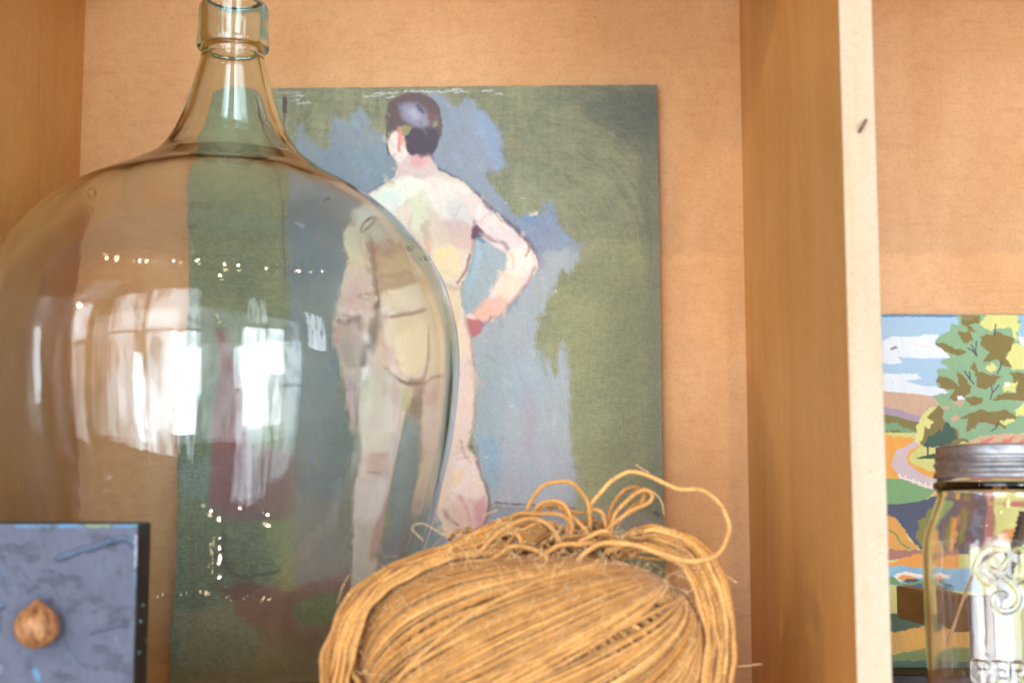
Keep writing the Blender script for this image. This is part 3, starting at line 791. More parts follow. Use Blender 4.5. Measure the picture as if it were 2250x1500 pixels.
A.poly([(895, 240), (915, 238), (925, 258), (905, 262)], (164, 160, 176), 7, 4, alpha=.8, **SK)
A.poly([(932, 236), (956, 244), (962, 270), (950, 280), (940, 262)], (112, 78, 78), 6, 4, alpha=.8, **SK)
A.poly([(888, 300), (905, 284), (935, 284), (960, 290), (962, 318), (946, 342), (905, 340), (892, 322)], (72, 62, 76), 5, 4, alpha=.92, **SK)
A.stroke([(919, 234), (930, 246)], 9, (58, 66, 108), 3, 2, .85)
A.poly([(874, 282), (890, 276), (904, 280), (898, 294), (882, 298)], (140, 142, 90), 3, 4, alpha=.9, **SK)
A.poly([(952, 268), (960, 264), (962, 276), (953, 280)], (140, 140, 90), 2.5, 3, alpha=.9)
A.stroke([(880, 294), (877, 318), (876, 332)], 7, (226, 104, 100), 2.4, 2, .9)
A.poly([(884, 300), (892, 312), (890, 322), (883, 316)], (234, 164, 130), 3, 2, alpha=.8)
A.stroke([(856, 236), (872, 216), (898, 205)], 5, (112, 84, 58), 3, 3, .7)
# stray specks
for k in range(60):
    x, y = rnd.uniform(640, 1250), rnd.uniform(330, 1100)
    A.stroke([(x, y), (x + rnd.uniform(-8, 8), y + rnd.uniform(-6, 6))], rnd.uniform(1.5, 3), (rnd.choice([(214, 214, 206), (90, 84, 92), (112, 140, 160)])), 1, 2, .5, 0, False)
# dabs: short strokes of the colour they stand on, slightly changed
CU = A.C
for k in range(1250):
    i, j = rnd.randrange(30, NY - 30), rnd.randrange(150, NX - 90)
    x, y = A.X[i, j], A.Y[i, j]
    c = A.C[i, j]
    if c[1] > c[0] * 1.04 and c[2] < c[0] * .8: continue
    f_ = np.array([1 + rnd.gauss(0, .10), 1 + rnd.gauss(0, .07), 1 + rnd.gauss(0, .12)]) * (1 + rnd.gauss(0, .06))
    cc = np.clip(c * f_, .01, .93)
    cs = np.where(cc <= .0031308, cc * 12.92, 1.055 * cc ** (1 / 2.4) - .055) * 255
    an = rnd.gauss(1.2, .7); L = rnd.uniform(5, 16)
    A.stroke([(x - L * math.cos(an), y - L * math.sin(an)), (x + L * math.cos(an), y + L * math.sin(an))], rnd.uniform(5, 12), cs, 2.2, 3, rnd.uniform(.25, .6), .05, False, an, 8)
# contours and turned edges of the figure, loosely restated
for L, w_, c, al in (([(796, 850), (792, 930), (802, 1000), (790, 1050), (784, 1100), (790, 1180)], 5, (122, 96, 88), .7),
                     ([(926, 880), (908, 930), (890, 985), (878, 1035), (872, 1090), (868, 1150)], 6, (140, 108, 96), .6),
                     ([(946, 880), (950, 930), (962, 1000), (966, 1060), (970, 1110)], 6, (150, 116, 108), .6),
                     ([(840, 806), (870, 828), (900, 838)], 6, (150, 104, 92), .7), ([(830, 745), (850, 770), (880, 800)], 9, (196, 146, 132), .6),
                     ([(862, 545), (900, 552)], 8, (150, 112, 90), .5), ([(850, 600), (900, 596), (912, 610)], 10, (158, 124, 94), .6),
                     ([(1022, 700), (1034, 750), (1040, 800)], 5, (170, 136, 122), .7), ([(1064, 452), (1104, 484), (1142, 516), (1166, 546)], 4, (120, 96, 100), .6),
                     ([(905, 470), (900, 500), (912, 540)], 8, (198, 176, 150), .6), ([(1010, 455), (1000, 480), (1012, 500)], 7, (188, 170, 168), .6),
                     ([(880, 396), (900, 380), (930, 376)], 6, (222, 190, 176), .6), ([(1100, 546), (1124, 560), (1128, 590)], 6, (206, 170, 152), .6),
                     ([(1046, 530), (1040, 570), (1030, 600)], 5, (120, 128, 132), .5), ([(768, 690), (790, 700), (800, 720)], 6, (120, 96, 88), .6),
                     ([(806, 500), (812, 540), (820, 600)], 7, (170, 134, 116), .5), ([(812, 1000), (838, 996), (858, 1004)], 5, (170, 130, 118), .6),
                     ([(1010, 1090), (1030, 1130), (1036, 1170)], 7, (190, 130, 124), .6)):
    A.stroke(L, w_, c, 3, 4, al, .12)
A.poly([(934, 912), (946, 950), (955, 1010), (956, 1080), (930, 1085), (892, 1080), (896, 1030), (910, 970), (924, 922)], (112, 132, 132), 4, 4, alpha=.85, jit=.14)
A.poly([(966, 900), (1004, 880), (1010, 960), (984, 1000), (966, 960)], (226, 190, 166), 8, 5, alpha=.7, **SK)
A.poly([(968, 1030), (996, 1020), (990, 1110), (972, 1110)], (214, 180, 150), 6, 5, alpha=.8, **SK)
A.poly([(812, 880), (850, 870), (856, 960), (820, 980)], (226, 200, 176), 9, 5, alpha=.7, **SK)
A.poly([(800, 1060), (850, 1060), (845, 1140), (802, 1140)], (220, 190, 172), 8, 5, alpha=.7, **SK)
A.poly([(870, 730), (936, 720), (944, 780), (925, 816), (885, 800)], (236, 206, 156), 10, 5, alpha=.8, **SK)
A.poly([(966, 730), (1012, 720), (1018, 780), (985, 812), (962, 790)], (234, 202, 152), 10, 5, alpha=.8, **SK)
A.stroke([(950, 712), (945, 735), (949, 770), (943, 806), (938, 838)], 6, (138, 84, 72), 2.2, 3, .95)
A.stroke([(862, 820), (890, 834), (918, 840), (940, 844)], 7, (122, 84, 76), 3, 3, .9)
A.stroke([(944, 843), (978, 832), (1008, 822)], 6, (160, 112, 92), 2.6, 3, .85)
A.stroke([(836, 694), (872, 692), (908, 682), (938, 674)], 7, (150, 108, 90), 3, 3, .8)
A.stroke([(940, 850), (941, 880), (936, 915)], 7, (112, 82, 76), 3, 3, .85)
# threads of the canvas caught by the dry brush
rs = np.random.RandomState(5)
tv = np.repeat(rs.rand(NY // 5 + 2, NX), 5, 0)[:NY]; thz = np.repeat(rs.rand(NY, NX // 5 + 2), 5, 1)[:, :NX]
par = ((np.arange(NX)[None, :] + np.arange(NY)[:, None]) % 2)
thr = (tv - .5) * .9 + (thz - .5) * 1.1 + (par - .5) * .25
green = sstep(.30, .24, A.C.max(-1)) * sstep(.0, .03, A.C[..., 1] - A.C[..., 2] * 1.15) * sstep(.02, -.06, A.C[..., 0] - A.C[..., 1])
A.C = np.clip(A.C * (1 + thr[..., None] * (.07 + .46 * green[..., None]) * np.array([1.05, 1, .9])), .004, .95)
# brush grain over everything
gn = vnoise(X, Yp, 3.2, 3.2, 77, 2)
A.C = np.clip(A.C * (1 + .07 * gn[..., None]), .002, .95)

ALB = 0.98
fp = empty('figure_painting', tuple((pc[2] + pc[3]) / 2))
tag(fp, 'unframed green and blue canvas board painted with a nude figure seen from behind', 'painting')
lum = A.C.mean(-1, keepdims=True)
A.C = A.C * .84 + lum * .16 * np.array([1.03, 1.0, .95])
front, nrm = painted_board('painted_face', PP, np.clip(A.C * 1.19, 0, 2) / (1 + .28 * np.clip(A.C * 1.19 - .45, 0, 2)), A.H, .00025, MAT_CANVAS, .003, None, fp)


def slab(name, corners, nrm, d0, d1, mat, parent, grow=.0006):
    import bmesh
    c = [Vector(p) for p in corners]
    ctr = sum(c, Vector()) / 4
    c = [p + (p - ctr).normalized() * grow for p in c]
    n = Vector(nrm)
    a = [p - n * d0 for p in c]; b = [p - n * d1 for p in c]
    me = bpy.data.meshes.new(name)
    me.from_pydata([tuple(v) for v in a + b], [], [(0, 3, 2, 1), (4, 5, 6, 7), (0, 1, 5, 4), (1, 2, 6, 5), (2, 3, 7, 6), (3, 0, 4, 7)])
    me.update()
    return link(name, me, mat, parent, False)


slab('board', pc, nrm, .0003, .0034, MAT_CORE, fp)

# ------------------------------------------------------------------ the landscape painting (right)
YT2, YB2 = 1.170, 1.135
lc = [at(1760, 690, YT2), at(2700, 694, YT2), at(2700, 1478, YB2), at(1760, 1478, YB2)]
NX2, NY2 = 620, 800
P2 = panel_points(lc, NX2, NY2)
PX2, PY2 = project(P2)
B = Paint(PX2, PY2, (166, 198, 222))


def z7(L): return [(1900 + a / 3.75, 650 + b / 3.75) for a, b in L]
def z8(L): return [(1850 + a / 3.0, 1000 + b / 3.0) for a, b in L]


FL = dict(soft=.9, rough=2.2, size=7, jit=.075, smooth=False)
J = dict(soft=.9, rough=5.5, size=10, jit=.075, smooth=False)
wht = (224, 233, 240)
B.poly([(1760, 690), (2250, 690), (2250, 700), (2100, 697), (1760, 695)], (92, 138, 184), **FL)
B.poly(z7([(100, 390), (230, 335), (430, 335), (520, 315), (610, 320), (580, 390), (640, 440), (700, 480), (715, 510), (450, 515), (270, 500), (310, 550), (220, 565), (100, 540)]), wht, **FL)
B.poly(z7([(100, 640), (430, 640), (470, 680), (330, 700), (450, 735), (600, 745), (690, 790), (620, 830), (400, 810), (100, 780)]), wht, **FL)
B.poly(z7([(300, 395), (440, 395), (640, 440), (600, 450), (450, 420)]), (244, 226, 216), **FL)
B.poly(z7([(100, 780), (400, 805), (560, 830), (620, 870), (620, 930), (500, 1010), (380, 1000), (100, 930)]), (202, 168, 142), **FL)
B.poly(z7([(100, 900), (300, 940), (480, 1000), (440, 1040), (300, 1010), (100, 960)]), (168, 148, 166), **FL)
B.poly(z7([(100, 960), (330, 1010), (450, 1040), (450, 1170), (380, 1180), (100, 1130)]), (122, 116, 58), **FL)
B.poly(z7([(100, 1040), (270, 1050), (340, 1090), (430, 1110), (450, 1170), (380, 1150), (300, 1110), (100, 1110)]), (116, 158, 116), **J)
B.poly([(1760, 950), (2700, 950), (2700, 1480), (1760, 1480)], (206, 204, 124), **FL)
B.poly(z7([(100, 1130), (380, 1170), (480, 1230), (400, 1280), (350, 1350), (400, 1400), (520, 1440), (640, 1460), (640, 1560), (100, 1560)]), (228, 162, 66), **J)
B.poly(z7([(370, 1230), (420, 1190), (450, 1220), (370, 1265), (340, 1330), (360, 1390), (440, 1450), (560, 1500), (660, 1530), (660, 1620), (480, 1600), (340, 1540), (260, 1440), (240, 1330), (280, 1260)]), (200, 182, 186), **J)
# big tree
B.poly(z7([(760, 150), (1280, 150), (1290, 230), (1270, 330), (1330, 470), (1500, 560), (1700, 600), (1800, 700), (1800, 1150), (1100, 1140), (950, 1160), (850, 1200), (700, 1180), (600, 1100), (560, 1000), (610, 880), (550, 830), (690, 790), (600, 740), (590, 600), (690, 600), (620, 545), (710, 500), (580, 390), (620, 310), (700, 295), (720, 220), (790, 240)]), (136, 172, 132), **J)
OL = (128, 112, 56)
for L in ([(790, 160), (950, 160), (930, 220), (860, 240), (930, 300), (860, 290), (800, 230)],
          [(580, 390), (640, 380), (720, 410), (840, 470), (760, 490), (640, 440)],
          [(770, 280), (860, 300), (900, 350), (850, 400), (790, 360)],
          [(950, 330), (1100, 300), (1230, 350), (1230, 450), (1160, 480), (1080, 520), (1020, 550), (960, 540), (1030, 470), (960, 420)],
          [(870, 590), (900, 540), (940, 620), (1010, 640), (1120, 660), (1080, 720), (1000, 780), (930, 760), (920, 680)],
          [(580, 700), (620, 650), (720, 700), (780, 740), (760, 620), (800, 650), (880, 740), (870, 800), (760, 870), (700, 840), (740, 780), (640, 760)],
          [(1080, 500), (1180, 480), (1270, 520), (1190, 590), (1130, 570)],
          [(1190, 620), (1310, 640), (1500, 700), (1500, 860), (1100, 860), (1060, 850), (1110, 810), (1250, 790)],
          [(830, 850), (900, 820), (980, 840), (940, 900), (870, 910)],
          [(880, 960), (950, 940), (1060, 950), (1180, 940), (1250, 1000), (1160, 1090), (1060, 1060), (960, 1040), (900, 1090), (830, 1110), (850, 1010), (760, 1010)],
          [(740, 1180), (850, 1180), (860, 1200), (760, 1220)]):
    B.poly(z7(L), OL, **J)
YE = (216, 216, 132)
for L in ([(950, 240), (1010, 150), (1260, 150), (1260, 220), (1290, 225), (1260, 300), (1250, 380), (1200, 260), (1100, 270), (1000, 285)],
          [(1190, 470), (1240, 380), (1330, 430), (1330, 620), (1220, 600), (1160, 510)],
          [(990, 595), (1050, 540), (1100, 590), (1050, 625)],
          [(1140, 740), (1260, 695), (1240, 780), (1160, 795)],
          [(1230, 950), (1320, 870), (1330, 990), (1260, 980)], [(1120, 1040), (1180, 1000), (1240, 1040), (1160, 1065)]):
    B.poly(z7(L), YE, **J)
B.poly(z7([(1250, 150), (1500, 150), (1500, 330), (1310, 340), (1270, 290), (1290, 215)]), (150, 186, 216), **FL)
B.poly(z7([(1260, 340), (1500, 330), (1500, 400), (1290, 410)]), wht, **FL)
for L, c in (([(725, 880), (760, 860), (830, 865), (790, 910)], (206, 164, 134)), ([(635, 910), (710, 910), (690, 930), (640, 925)], (206, 164, 134)),
             ([(700, 1010), (740, 980), (790, 1000), (740, 1040)], (206, 164, 134)), ([(760, 820), (800, 820), (825, 850), (770, 860)], (230, 236, 244)),
             ([(1150, 710), (1190, 705), (1205, 735), (1160, 745)], (230, 236, 244))):
    B.poly(z7(L), c, **FL)
for L in ([(1078, 235), (1068, 325)], [(920, 375), (912, 450), (925, 495)], [(850, 430), (895, 455), (925, 495)], [(880, 400), (905, 470)],
          [(825, 620), (860, 680), (900, 725)], [(862, 625), (868, 680)], [(1130, 540), (1115, 600), (1090, 645)],
          [(1045, 735), (1052, 790), (1035, 850)], [(1105, 735), (1060, 790)], [(1105, 1040), (1085, 1085), (1045, 1112)]):
    B.stroke(z7(L), 2.6, (64, 52, 84), .8, .6, 1, 0, False)
# bush, dark trees, shadow
B.poly(z7([(420, 1100), (430, 1060), (520, 920), (600, 900), (600, 1000), (560, 1110), (500, 1150), (510, 1215), (440, 1225), (410, 1180)]), YE, **J)
B.poly(z7([(515, 1010), (600, 905), (660, 950), (640, 1010), (700, 1080), (770, 1100), (760, 1180), (850, 1190), (740, 1230), (600, 1240), (450, 1215), (480, 1150), (500, 1070), (540, 1100), (570, 1040)]), OL, **J)
B.poly(z7([(480, 1245), (530, 1160), (580, 1150), (600, 1100), (640, 1120), (660, 1040), (740, 1080), (760, 1160), (730, 1200), (660, 1235), (560, 1250)]), (58, 88, 72), **J)
B.stroke(z7([(520, 1240), (520, 1312)]), 4.2, (74, 46, 48), .8, .5, 1, 0, False)
B.stroke(z7([(626, 1220), (624, 1308)]), 4.6, (74, 46, 48), .8, .5, 1, 0, False)
B.poly(z7([(415, 1335), (560, 1298), (650, 1310), (590, 1337), (480, 1342)]), (52, 80, 58), **FL)
B.poly(z7([(800, 1235), (950, 1160), (1150, 1135), (1700, 1135), (1700, 1400), (1000, 1400), (640, 1330)]), (206, 170, 136), **FL)
for x in (930, 1090, 1230, 1380):
    B.poly(z7([(x, 1225), (x + 70, 1180), (x + 150, 1165), (x + 120, 1200), (x + 60, 1225)]), (212, 122, 112), **J)
# lower part
B.poly(z8([(340, 0), (430, 0), (440, 70), (560, 130), (660, 170), (660, 225), (560, 232), (480, 190), (380, 150), (320, 60)]), (200, 182, 186), **J)
B.poly(z8([(420, 0), (470, 60), (560, 100), (660, 105), (660, 158), (540, 130), (440, 64)]), (228, 160, 62), **J)
B.stroke(z8([(375, 128), (400, 150), (480, 170), (550, 205), (650, 210)]), 3, (238, 222, 210), .8, 1, 1, 0, False)
for x, y in ((380, 135), (420, 148), (470, 168), (510, 185), (550, 190), (590, 190), (630, 196)):
    B.stroke(z8([(x, y - 12), (x, y + 24)]), 3.4, (238, 222, 210), .8, .6, 1, 0, False)
B.poly(z8([(200, 150), (400, 155), (500, 200), (620, 232), (560, 290), (400, 330), (200, 330)]), (118, 160, 104), **FL)
B.poly(z8([(590, 262), (650, 235), (700, 250), (660, 280)]), (222, 160, 82), **J)
B.poly(z8([(200, 330), (420, 315), (560, 290), (590, 268), (800, 300), (800, 640), (600, 640), (500, 610), (430, 520), (370, 430), (200, 380)]), (72, 76, 98), **FL)
B.poly(z8([(490, 430), (540, 405), (590, 345), (650, 380), (600, 600), (520, 590), (480, 530), (510, 480)]), (124, 120, 44), **J)
B.poly(z8([(200, 385), (340, 400), (370, 430), (415, 490), (440, 560), (515, 615), (340, 635), (200, 640)]), (214, 152, 66), **J)
B.stroke(z8([(300, 490), (350, 515), (390, 580), (450, 617)]), 4, (104, 142, 76), .8, 1, 1, 0, False)
B.poly(z8([(200, 625), (335, 620), (700, 615), (700, 670), (420, 680), (200, 700)]), (162, 108, 92), **J)
B.poly(z8([(200, 690), (335, 700), (480, 652), (700, 645), (700, 745), (400, 740), (200, 745)]), (226, 152, 52), **J)
B.poly(z8([(200, 745), (400, 725), (540, 745), (900, 745), (900, 900), (430, 880), (200, 820)]), (134, 176, 204), **FL)
B.poly(z8([(340, 800), (360, 780), (420, 765), (530, 785), (620, 790), (560, 810), (430, 800), (380, 830)]), (238, 224, 212), **FL)
B.poly(z8([(365, 812), (400, 785), (450, 790), (495, 815), (430, 820), (410, 833)]), (224, 152, 62), **FL)
B.poly(z8([(400, 835), (430, 812), (530, 818), (470, 840)]), (66, 62, 82), **FL)
B.poly(z8([(200, 800), (340, 800), (390, 845), (540, 825), (540, 845), (440, 862), (345, 850), (200, 850)]), (112, 146, 84), **FL)
B.poly(z8([(410, 865), (520, 842), (640, 850), (640, 905), (530, 885)]), (46, 100, 128), **FL)
B.poly(z8([(200, 1040), (700, 1040), (700, 1180), (200, 1180)]), (62, 80, 44), **FL)
B.poly(z8([(200, 1160), (350, 1162), (450, 1150), (560, 1118), (800, 1100), (800, 1270), (460, 1300), (200, 1320)]), (212, 156, 60), **J)
B.poly(z8([(200, 1315), (350, 1310), (540, 1268), (800, 1260), (800, 1352), (200, 1352)]), (118, 130, 60), **FL)
B.poly(z8([(200, 1350), (800, 1350), (800, 1440), (200, 1440)]), (66, 92, 66), **FL)
# what shows through the jar
B.poly([(2068, 1100), (2160, 1085), (2170, 1200), (2060, 1205)], (104, 76, 80), **FL)
for k in range(26):
    x, y = 2115 + rnd.uniform(0, 40), 1110 + rnd.uniform(0, 92)
    B.poly([(x, y), (x + 9, y - 2), (x + 10, y + 6), (x + 1, y + 7)], (104, 112, 132), **FL)
B.poly([(2100, 1058), (2300, 1060), (2300, 1120), (2160, 1100), (2100, 1098)], (196, 112, 96), **J)
B.poly([(2160, 1105), (2200, 1108), (2186, 1205), (2150, 1205)], (186, 116, 100), **FL)
B.poly([(2182, 1108), (2350, 1120), (2350, 1180), (2180, 1170)], YE, **J)
B.poly([(2190, 1170), (2230, 1150), (2280, 1160), (2250, 1200), (2186, 1206)], (226, 152, 74), **J)
B.poly([(2085, 1110), (2105, 1120), (2098, 1180), (2078, 1200)], (124, 120, 44), **J)
B.poly([(2050, 1130), (2068, 1120), (2072, 1180), (2062, 1206), (2044, 1206)], (214, 152, 66), **J)
n5 = vnoise(PX2, PY2, 3, 3, 31, 3)
B.C = np.clip(B.C * (1 + .05 * n5[..., None]), .002, .95)
# rubbed spots
B.stroke(z7([(215, 436), (240, 430)]), 5, (96, 84, 60), 1.6, 3, .8, 0, False, size=4)
B.stroke(z7([(250, 420), (262, 428)]), 4, (90, 80, 60), 1.2, 2, .8, 0, False, size=4)
B.stroke(z7([(800, 165), (860, 200), (900, 160)]), 6, (160, 140, 96), 3, 6, .6, 0, False, size=4)

lp = empty('landscape_painting', tuple((lc[2] + lc[3]) / 2))
tag(lp, 'flat-coloured landscape painting of trees, path and blue sky behind the jar', 'painting')
fr2, nrm2 = painted_board('painted_face', P2, B.C * .90, B.H, .0001, MAT_PAPER, .003, None, lp)
slab('board', lc, nrm2, .0003, .003, MAT_CORE, lp)

# black ledge under it
zt = at(2000, 1477, 1.10).z
bl = link('black_plinth', box_mesh('black_plinth', XD1 + .02, .78, 1.09, 1.150, .0004, zt, .0025), MAT_DARK)
tag(bl, 'low black plinth on the shelf under the landscape painting', 'plinth')
for c_ in (): pass

# ------------------------------------------------------------------ wooden slat stand behind the jar
st = empty('wooden_stand', (.30, 1.04, 0))
tag(st, 'small brown wooden slat stand between the jar and the landscape painting', 'stand')


def hexa(name, P8, mat, parent):
    me = bpy.data.meshes.new(name)
    me.from_pydata([tuple(p) for p in P8], [], [(0, 1, 2, 3), (7, 6, 5, 4), (0, 4, 5, 1), (1, 5, 6, 2), (2, 6, 7, 3), (3, 7, 4, 0)])
    import bmesh
    bm = bmesh.new(); bm.from_mesh(me); bmesh.ops.recalc_face_normals(bm, faces=bm.faces)
    bmesh.ops.bevel(bm, geom=bm.edges[:], offset=.0008, segments=2, affect='EDGES'); bm.to_mesh(me); bm.free()
    return link(name, me, mat, parent, False)


zt0 = at(1965, 1283, 1.13).z; zb0 = at(1965, 1352, 1.13).z
xa, xb = at(1945, 1300, 1.145).x, at(2085, 1330, .985).x
hexa('rail', [(xa, 1.112, zb0), (xb, .985, zb0), (xb, .985, zt0), (xa, 1.112, zt0), (xa + .012, 1.118, zb0), (xb + .014, .992, zb0), (xb + .014, .992, zt0), (xa + .012, 1.118, zt0)], MAT_SLAT, st)
link('leg', box_mesh('leg', xb + .015, xb + .030, .982, 1.000, .0004, zt0, .001), MAT_SLAT, st, False)

# ------------------------------------------------------------------ the demijohn
BY = .976
bx = at(480, 800, BY).x


def bottle_sample(py, rpx):
    p = at(500, py, BY); d = BY * CP + (p.z - CAMZ) * SP
    u = rpx / F
    return (u / math.sqrt(1 + u * u) * d, p.z)


prof_px = [(112, 74), (118, 70), (124, 69), (132, 70.5), (165, 79), (200, 88), (240, 100), (280, 117), (306, 131), (332, 150), (350, 170), (364, 192), (380, 220),
           (396, 250), (414, 288), (432, 321), (455, 356), (480, 388), (505, 415), (532, 440), (556, 460), (580, 476), (615, 496), (650, 510), (700, 525), (750, 534), (800, 537.5),
           (870, 535), (950, 527), (1010, 517), (1082, 502), (1154, 484), (1220, 464), (1290, 441), (1360, 414), (1430, 380), (1500, 338), (1550, 306)]
ZN = bottle_sample(350, 1)[1]
body = [bottle_sample(a, b) for a, b in prof_px]
body = sorted(body, key=lambda q: q[1])
# base
outer = [(0, .012), (.03, .010), (.055, .004), (.068, .0006), (.078, .0002), (.086, .003)]
outer += [q for q in body if q[1] > .012]
rim = [(78, 108), (79.5, 100), (79, 92), (77, 70), (76.5, 44), (76, 27), (74, 18), (69, 12), (62, 9)]
rimp = [bottle_sample(b, a) for a, b in rim]
outer += rimp
outer = np.array(outer)
oc = catmull(np.c_[outer, np.zeros(len(outer))], 5)[:, :2]
# inner surface: outer offset inwards by a wall thickness that grows in neck and base
t_ = np.gradient(oc, axis=0); t_ /= np.linalg.norm(t_, axis=1)[:, None]
nin = np.c_[-t_[:, 1], t_[:, 0]]
zr = bottle_sample(112, 1)[1]
inn = []
for (r, z), nn in zip(oc, nin):
    th = .0019
    th += .0030 * float(sstep(ZN - .035, ZN + .045, np.array(z)))
    th += .004 * float(sstep(.03, .0, np.array(z)))
    if z > zr - .004: break
    inn.append((max(r + nn[0] * th, 0), z + nn[1] * th))
rin = inn[-1][0]
ztop = rimp[-1][1]
inn += [(rin + .0006, zr), (rin + .0010, zr + .006), (rin + .0012, ztop - .006), (rin + .0030, ztop - .0012)]
inn = [q for q in inn if q[0] > 1e-4]
inn = [(0, inn[0][1] + .0002)] + inn
prof = [tuple(q) for q in oc] + [tuple(q) for q in inn[::-1]]
n_out = len(oc)


def baxis(z):
    s = float(sstep(ZN - .035, ZN + .004, np.array(z)))
    return (bx + .0050 * s, BY)


def bwob(V, th, pr):
    """hand-blown unevenness: inner and outer skins wander slightly against each other"""
    for i, (r, z) in enumerate(pr):
        if r < .01: continue
        ax = baxis(z)
        a = .00022 * np.sin(3 * th + 9 * z + (1.3 if i < n_out else 0)) + .00016 * np.sin(7 * th - 21 * z + i * 0)
        if i >= n_out: a = a * -.8 + .00008 * np.sin(19 * th + 33 * z) + .00004 * np.sin(31 * th + 12 * z)
        if ZN - .01 < z < ZN + .2: a = a * 1.2
        a = a * min(1.0, (r / .15)) ** 1.5
        V[i, :, 0] += a * np.cos(th); V[i, :, 1] += a * np.sin(th)
    return V


bottle = lathe('glass_demijohn', prof, baxis, 256, MAT_GLASS, None, bwob)


def surf(px_, py_):
    p = at(px_, py_, BY)
    r = float(np.interp(p.z, oc[:, 1][30:], oc[:, 0][30:]))
    for _ in range(4):
        dx = p.x - bx
        p = at(px_, py_, BY - math.sqrt(max(r * r - dx * dx, 1e-6)))
        r = float(np.interp(p.z, oc[:, 1][30:], oc[:, 0][30:]))
    return p


nt = MAT_GLASS.node_tree
kb = [n for n in nt.nodes if n.type == 'BUMP'][0]
prev = kb.inputs['Height'].links[0].from_socket
for (x, y, w_, h_, an) in ((205, 430, 8, 13, -35), (198, 466, 7, 9, -20), (124, 1085, 15, 34, 18), (47, 1066, 5, 18, 14), (233, 1066, 5, 14, 20), (806, 492, 6, 22, 22), (804, 652, 13, 9, 0), (895, 546, 3, 10, 25), (932, 566, 3, 10, 25), (716, 258 + 180, 3, 4, 0)):
    c_ = surf(x, y); sc_ = .9 / F
    tcn = nt.nodes.new('ShaderNodeTexCoord'); mpn = nt.nodes.new('ShaderNodeMapping'); mpn.vector_type = 'TEXTURE'
    mpn.inputs['Location'].default_value = c_; mpn.inputs['Rotation'].default_value = (0, math.radians(an), 0)
    mpn.inputs['Scale'].default_value = (w_ * sc_, .03, h_ * sc_)
    ln = nt.nodes.new('ShaderNodeVectorMath'); ln.operation = 'LENGTH'
    rmp = nt.nodes.new('ShaderNodeValToRGB'); rmp.color_ramp.interpolation = 'EASE'
    el = rmp.color_ramp.elements; el[0].position = .30; el[0].color = (0, 0, 0, 1); el[1].position = .78; el[1].color = (0, 0, 0, 1)
    q_ = el.new(.52); q_.color = (1, 1, 1, 1)
    hf = nt.nodes.new('ShaderNodeMath'); hf.operation = 'MULTIPLY'; hf.inputs[1].default_value = .5
    ma = nt.nodes.new('ShaderNodeMath'); ma.operation = 'MULTIPLY_ADD'; ma.inputs[1].default_value = 3.0
    nt.links.new(tcn.outputs['Object'], mpn.inputs[0]); nt.links.new(mpn.outputs[0], ln.inputs[0]); nt.links.new(ln.outputs['Value'], hf.inputs[0])
    nt.links.new(hf.outputs[0], rmp.inputs[0]); nt.links.new(rmp.outputs[0], ma.inputs[0]); nt.links.new(prev, ma.inputs[2]); prev = ma.outputs[0]
nt.links.new(prev, kb.inputs['Height'])
tag(bottle, 'large round pale green glass demijohn with narrow neck, in front of the figure painting', 'bottle')
zc = bottle.data

# ------------------------------------------------------------------ the mason jar
JY = .90
jx = at(2200, 1200, JY).x
jd = lambda z: JY * CP + (z - CAMZ) * SP
jz = lambda py: at(2200, py, JY).z
def jr(px_, z): return px_ * jd(z) / F
jar = empty('mason_jar', (jx, JY, 0)); jar['label'] = 'clear embossed glass jar with a ribbed grey zinc lid, right of the divider'; jar['category'] = 'jar'
jo = [(0, .006), (.020, .005), (.034, .001), (.041, .0004), (.046, .004), (.0485, .012)]
for py, r in ((1480, 168), (1400, 168.5), (1300, 168.5), (1230, 168), (1190, 165), (1160, 158), (1130, 147), (1105, 137), (1092, 132), (1084, 131), (1078, 133), (1074, 138), (1066, 140), (1060, 138), (1056, 132), (1040, 126), (1010, 124), (990, 123)):
    z = jz(py); jo.append((jr(r, z), z))
jo = np.array(jo)
jc = catmull(np.c_[jo, np.zeros(len(jo))], 4)[:, :2]
jc = resample(np.c_[jc, np.zeros(len(jc))], .0006)[:, :2]
t_ = np.gradient(jc, axis=0); t_ /= np.linalg.norm(t_, axis=1)[:, None]
ji = [(max(r - t_[i, 1] * .003, 0), z + t_[i, 0] * .003) for i, (r, z) in enumerate(jc)]
ji = [q for q in ji if q[0] > .001]
ji = [(0, ji[0][1])] + ji[:-1:3]
jprof = [tuple(q) for q in jc] + [((jc[-1][0] + ji[-1][0]) / 2, jc[-1][1] + .001)] + [tuple(q) for q in ji[::-1]]
# embossing: script letter loops and block letters standing on the wall


def jar_wall(px_, py_):
    """point on the jar's outer wall near photo pixel"""
    z = jz(py_)
    R = float(np.interp(z, jc[:, 1][6:], jc[:, 0][6:]))
    s = np.clip((px_ - 2200) / (R * F / jd(z)), -.98, .98)
    a = math.asin(s)
    return Vector((jx + R * math.sin(a) * 1.0, JY - R * math.cos(a), z + 0.0))


EMB = []


def emb(pts, r=.0012):
    EMB.append((catmull(np.c_[np.array(pts, float), np.zeros(len(pts))], 3 if len(pts) < 4 else 5)[:, :2], r))


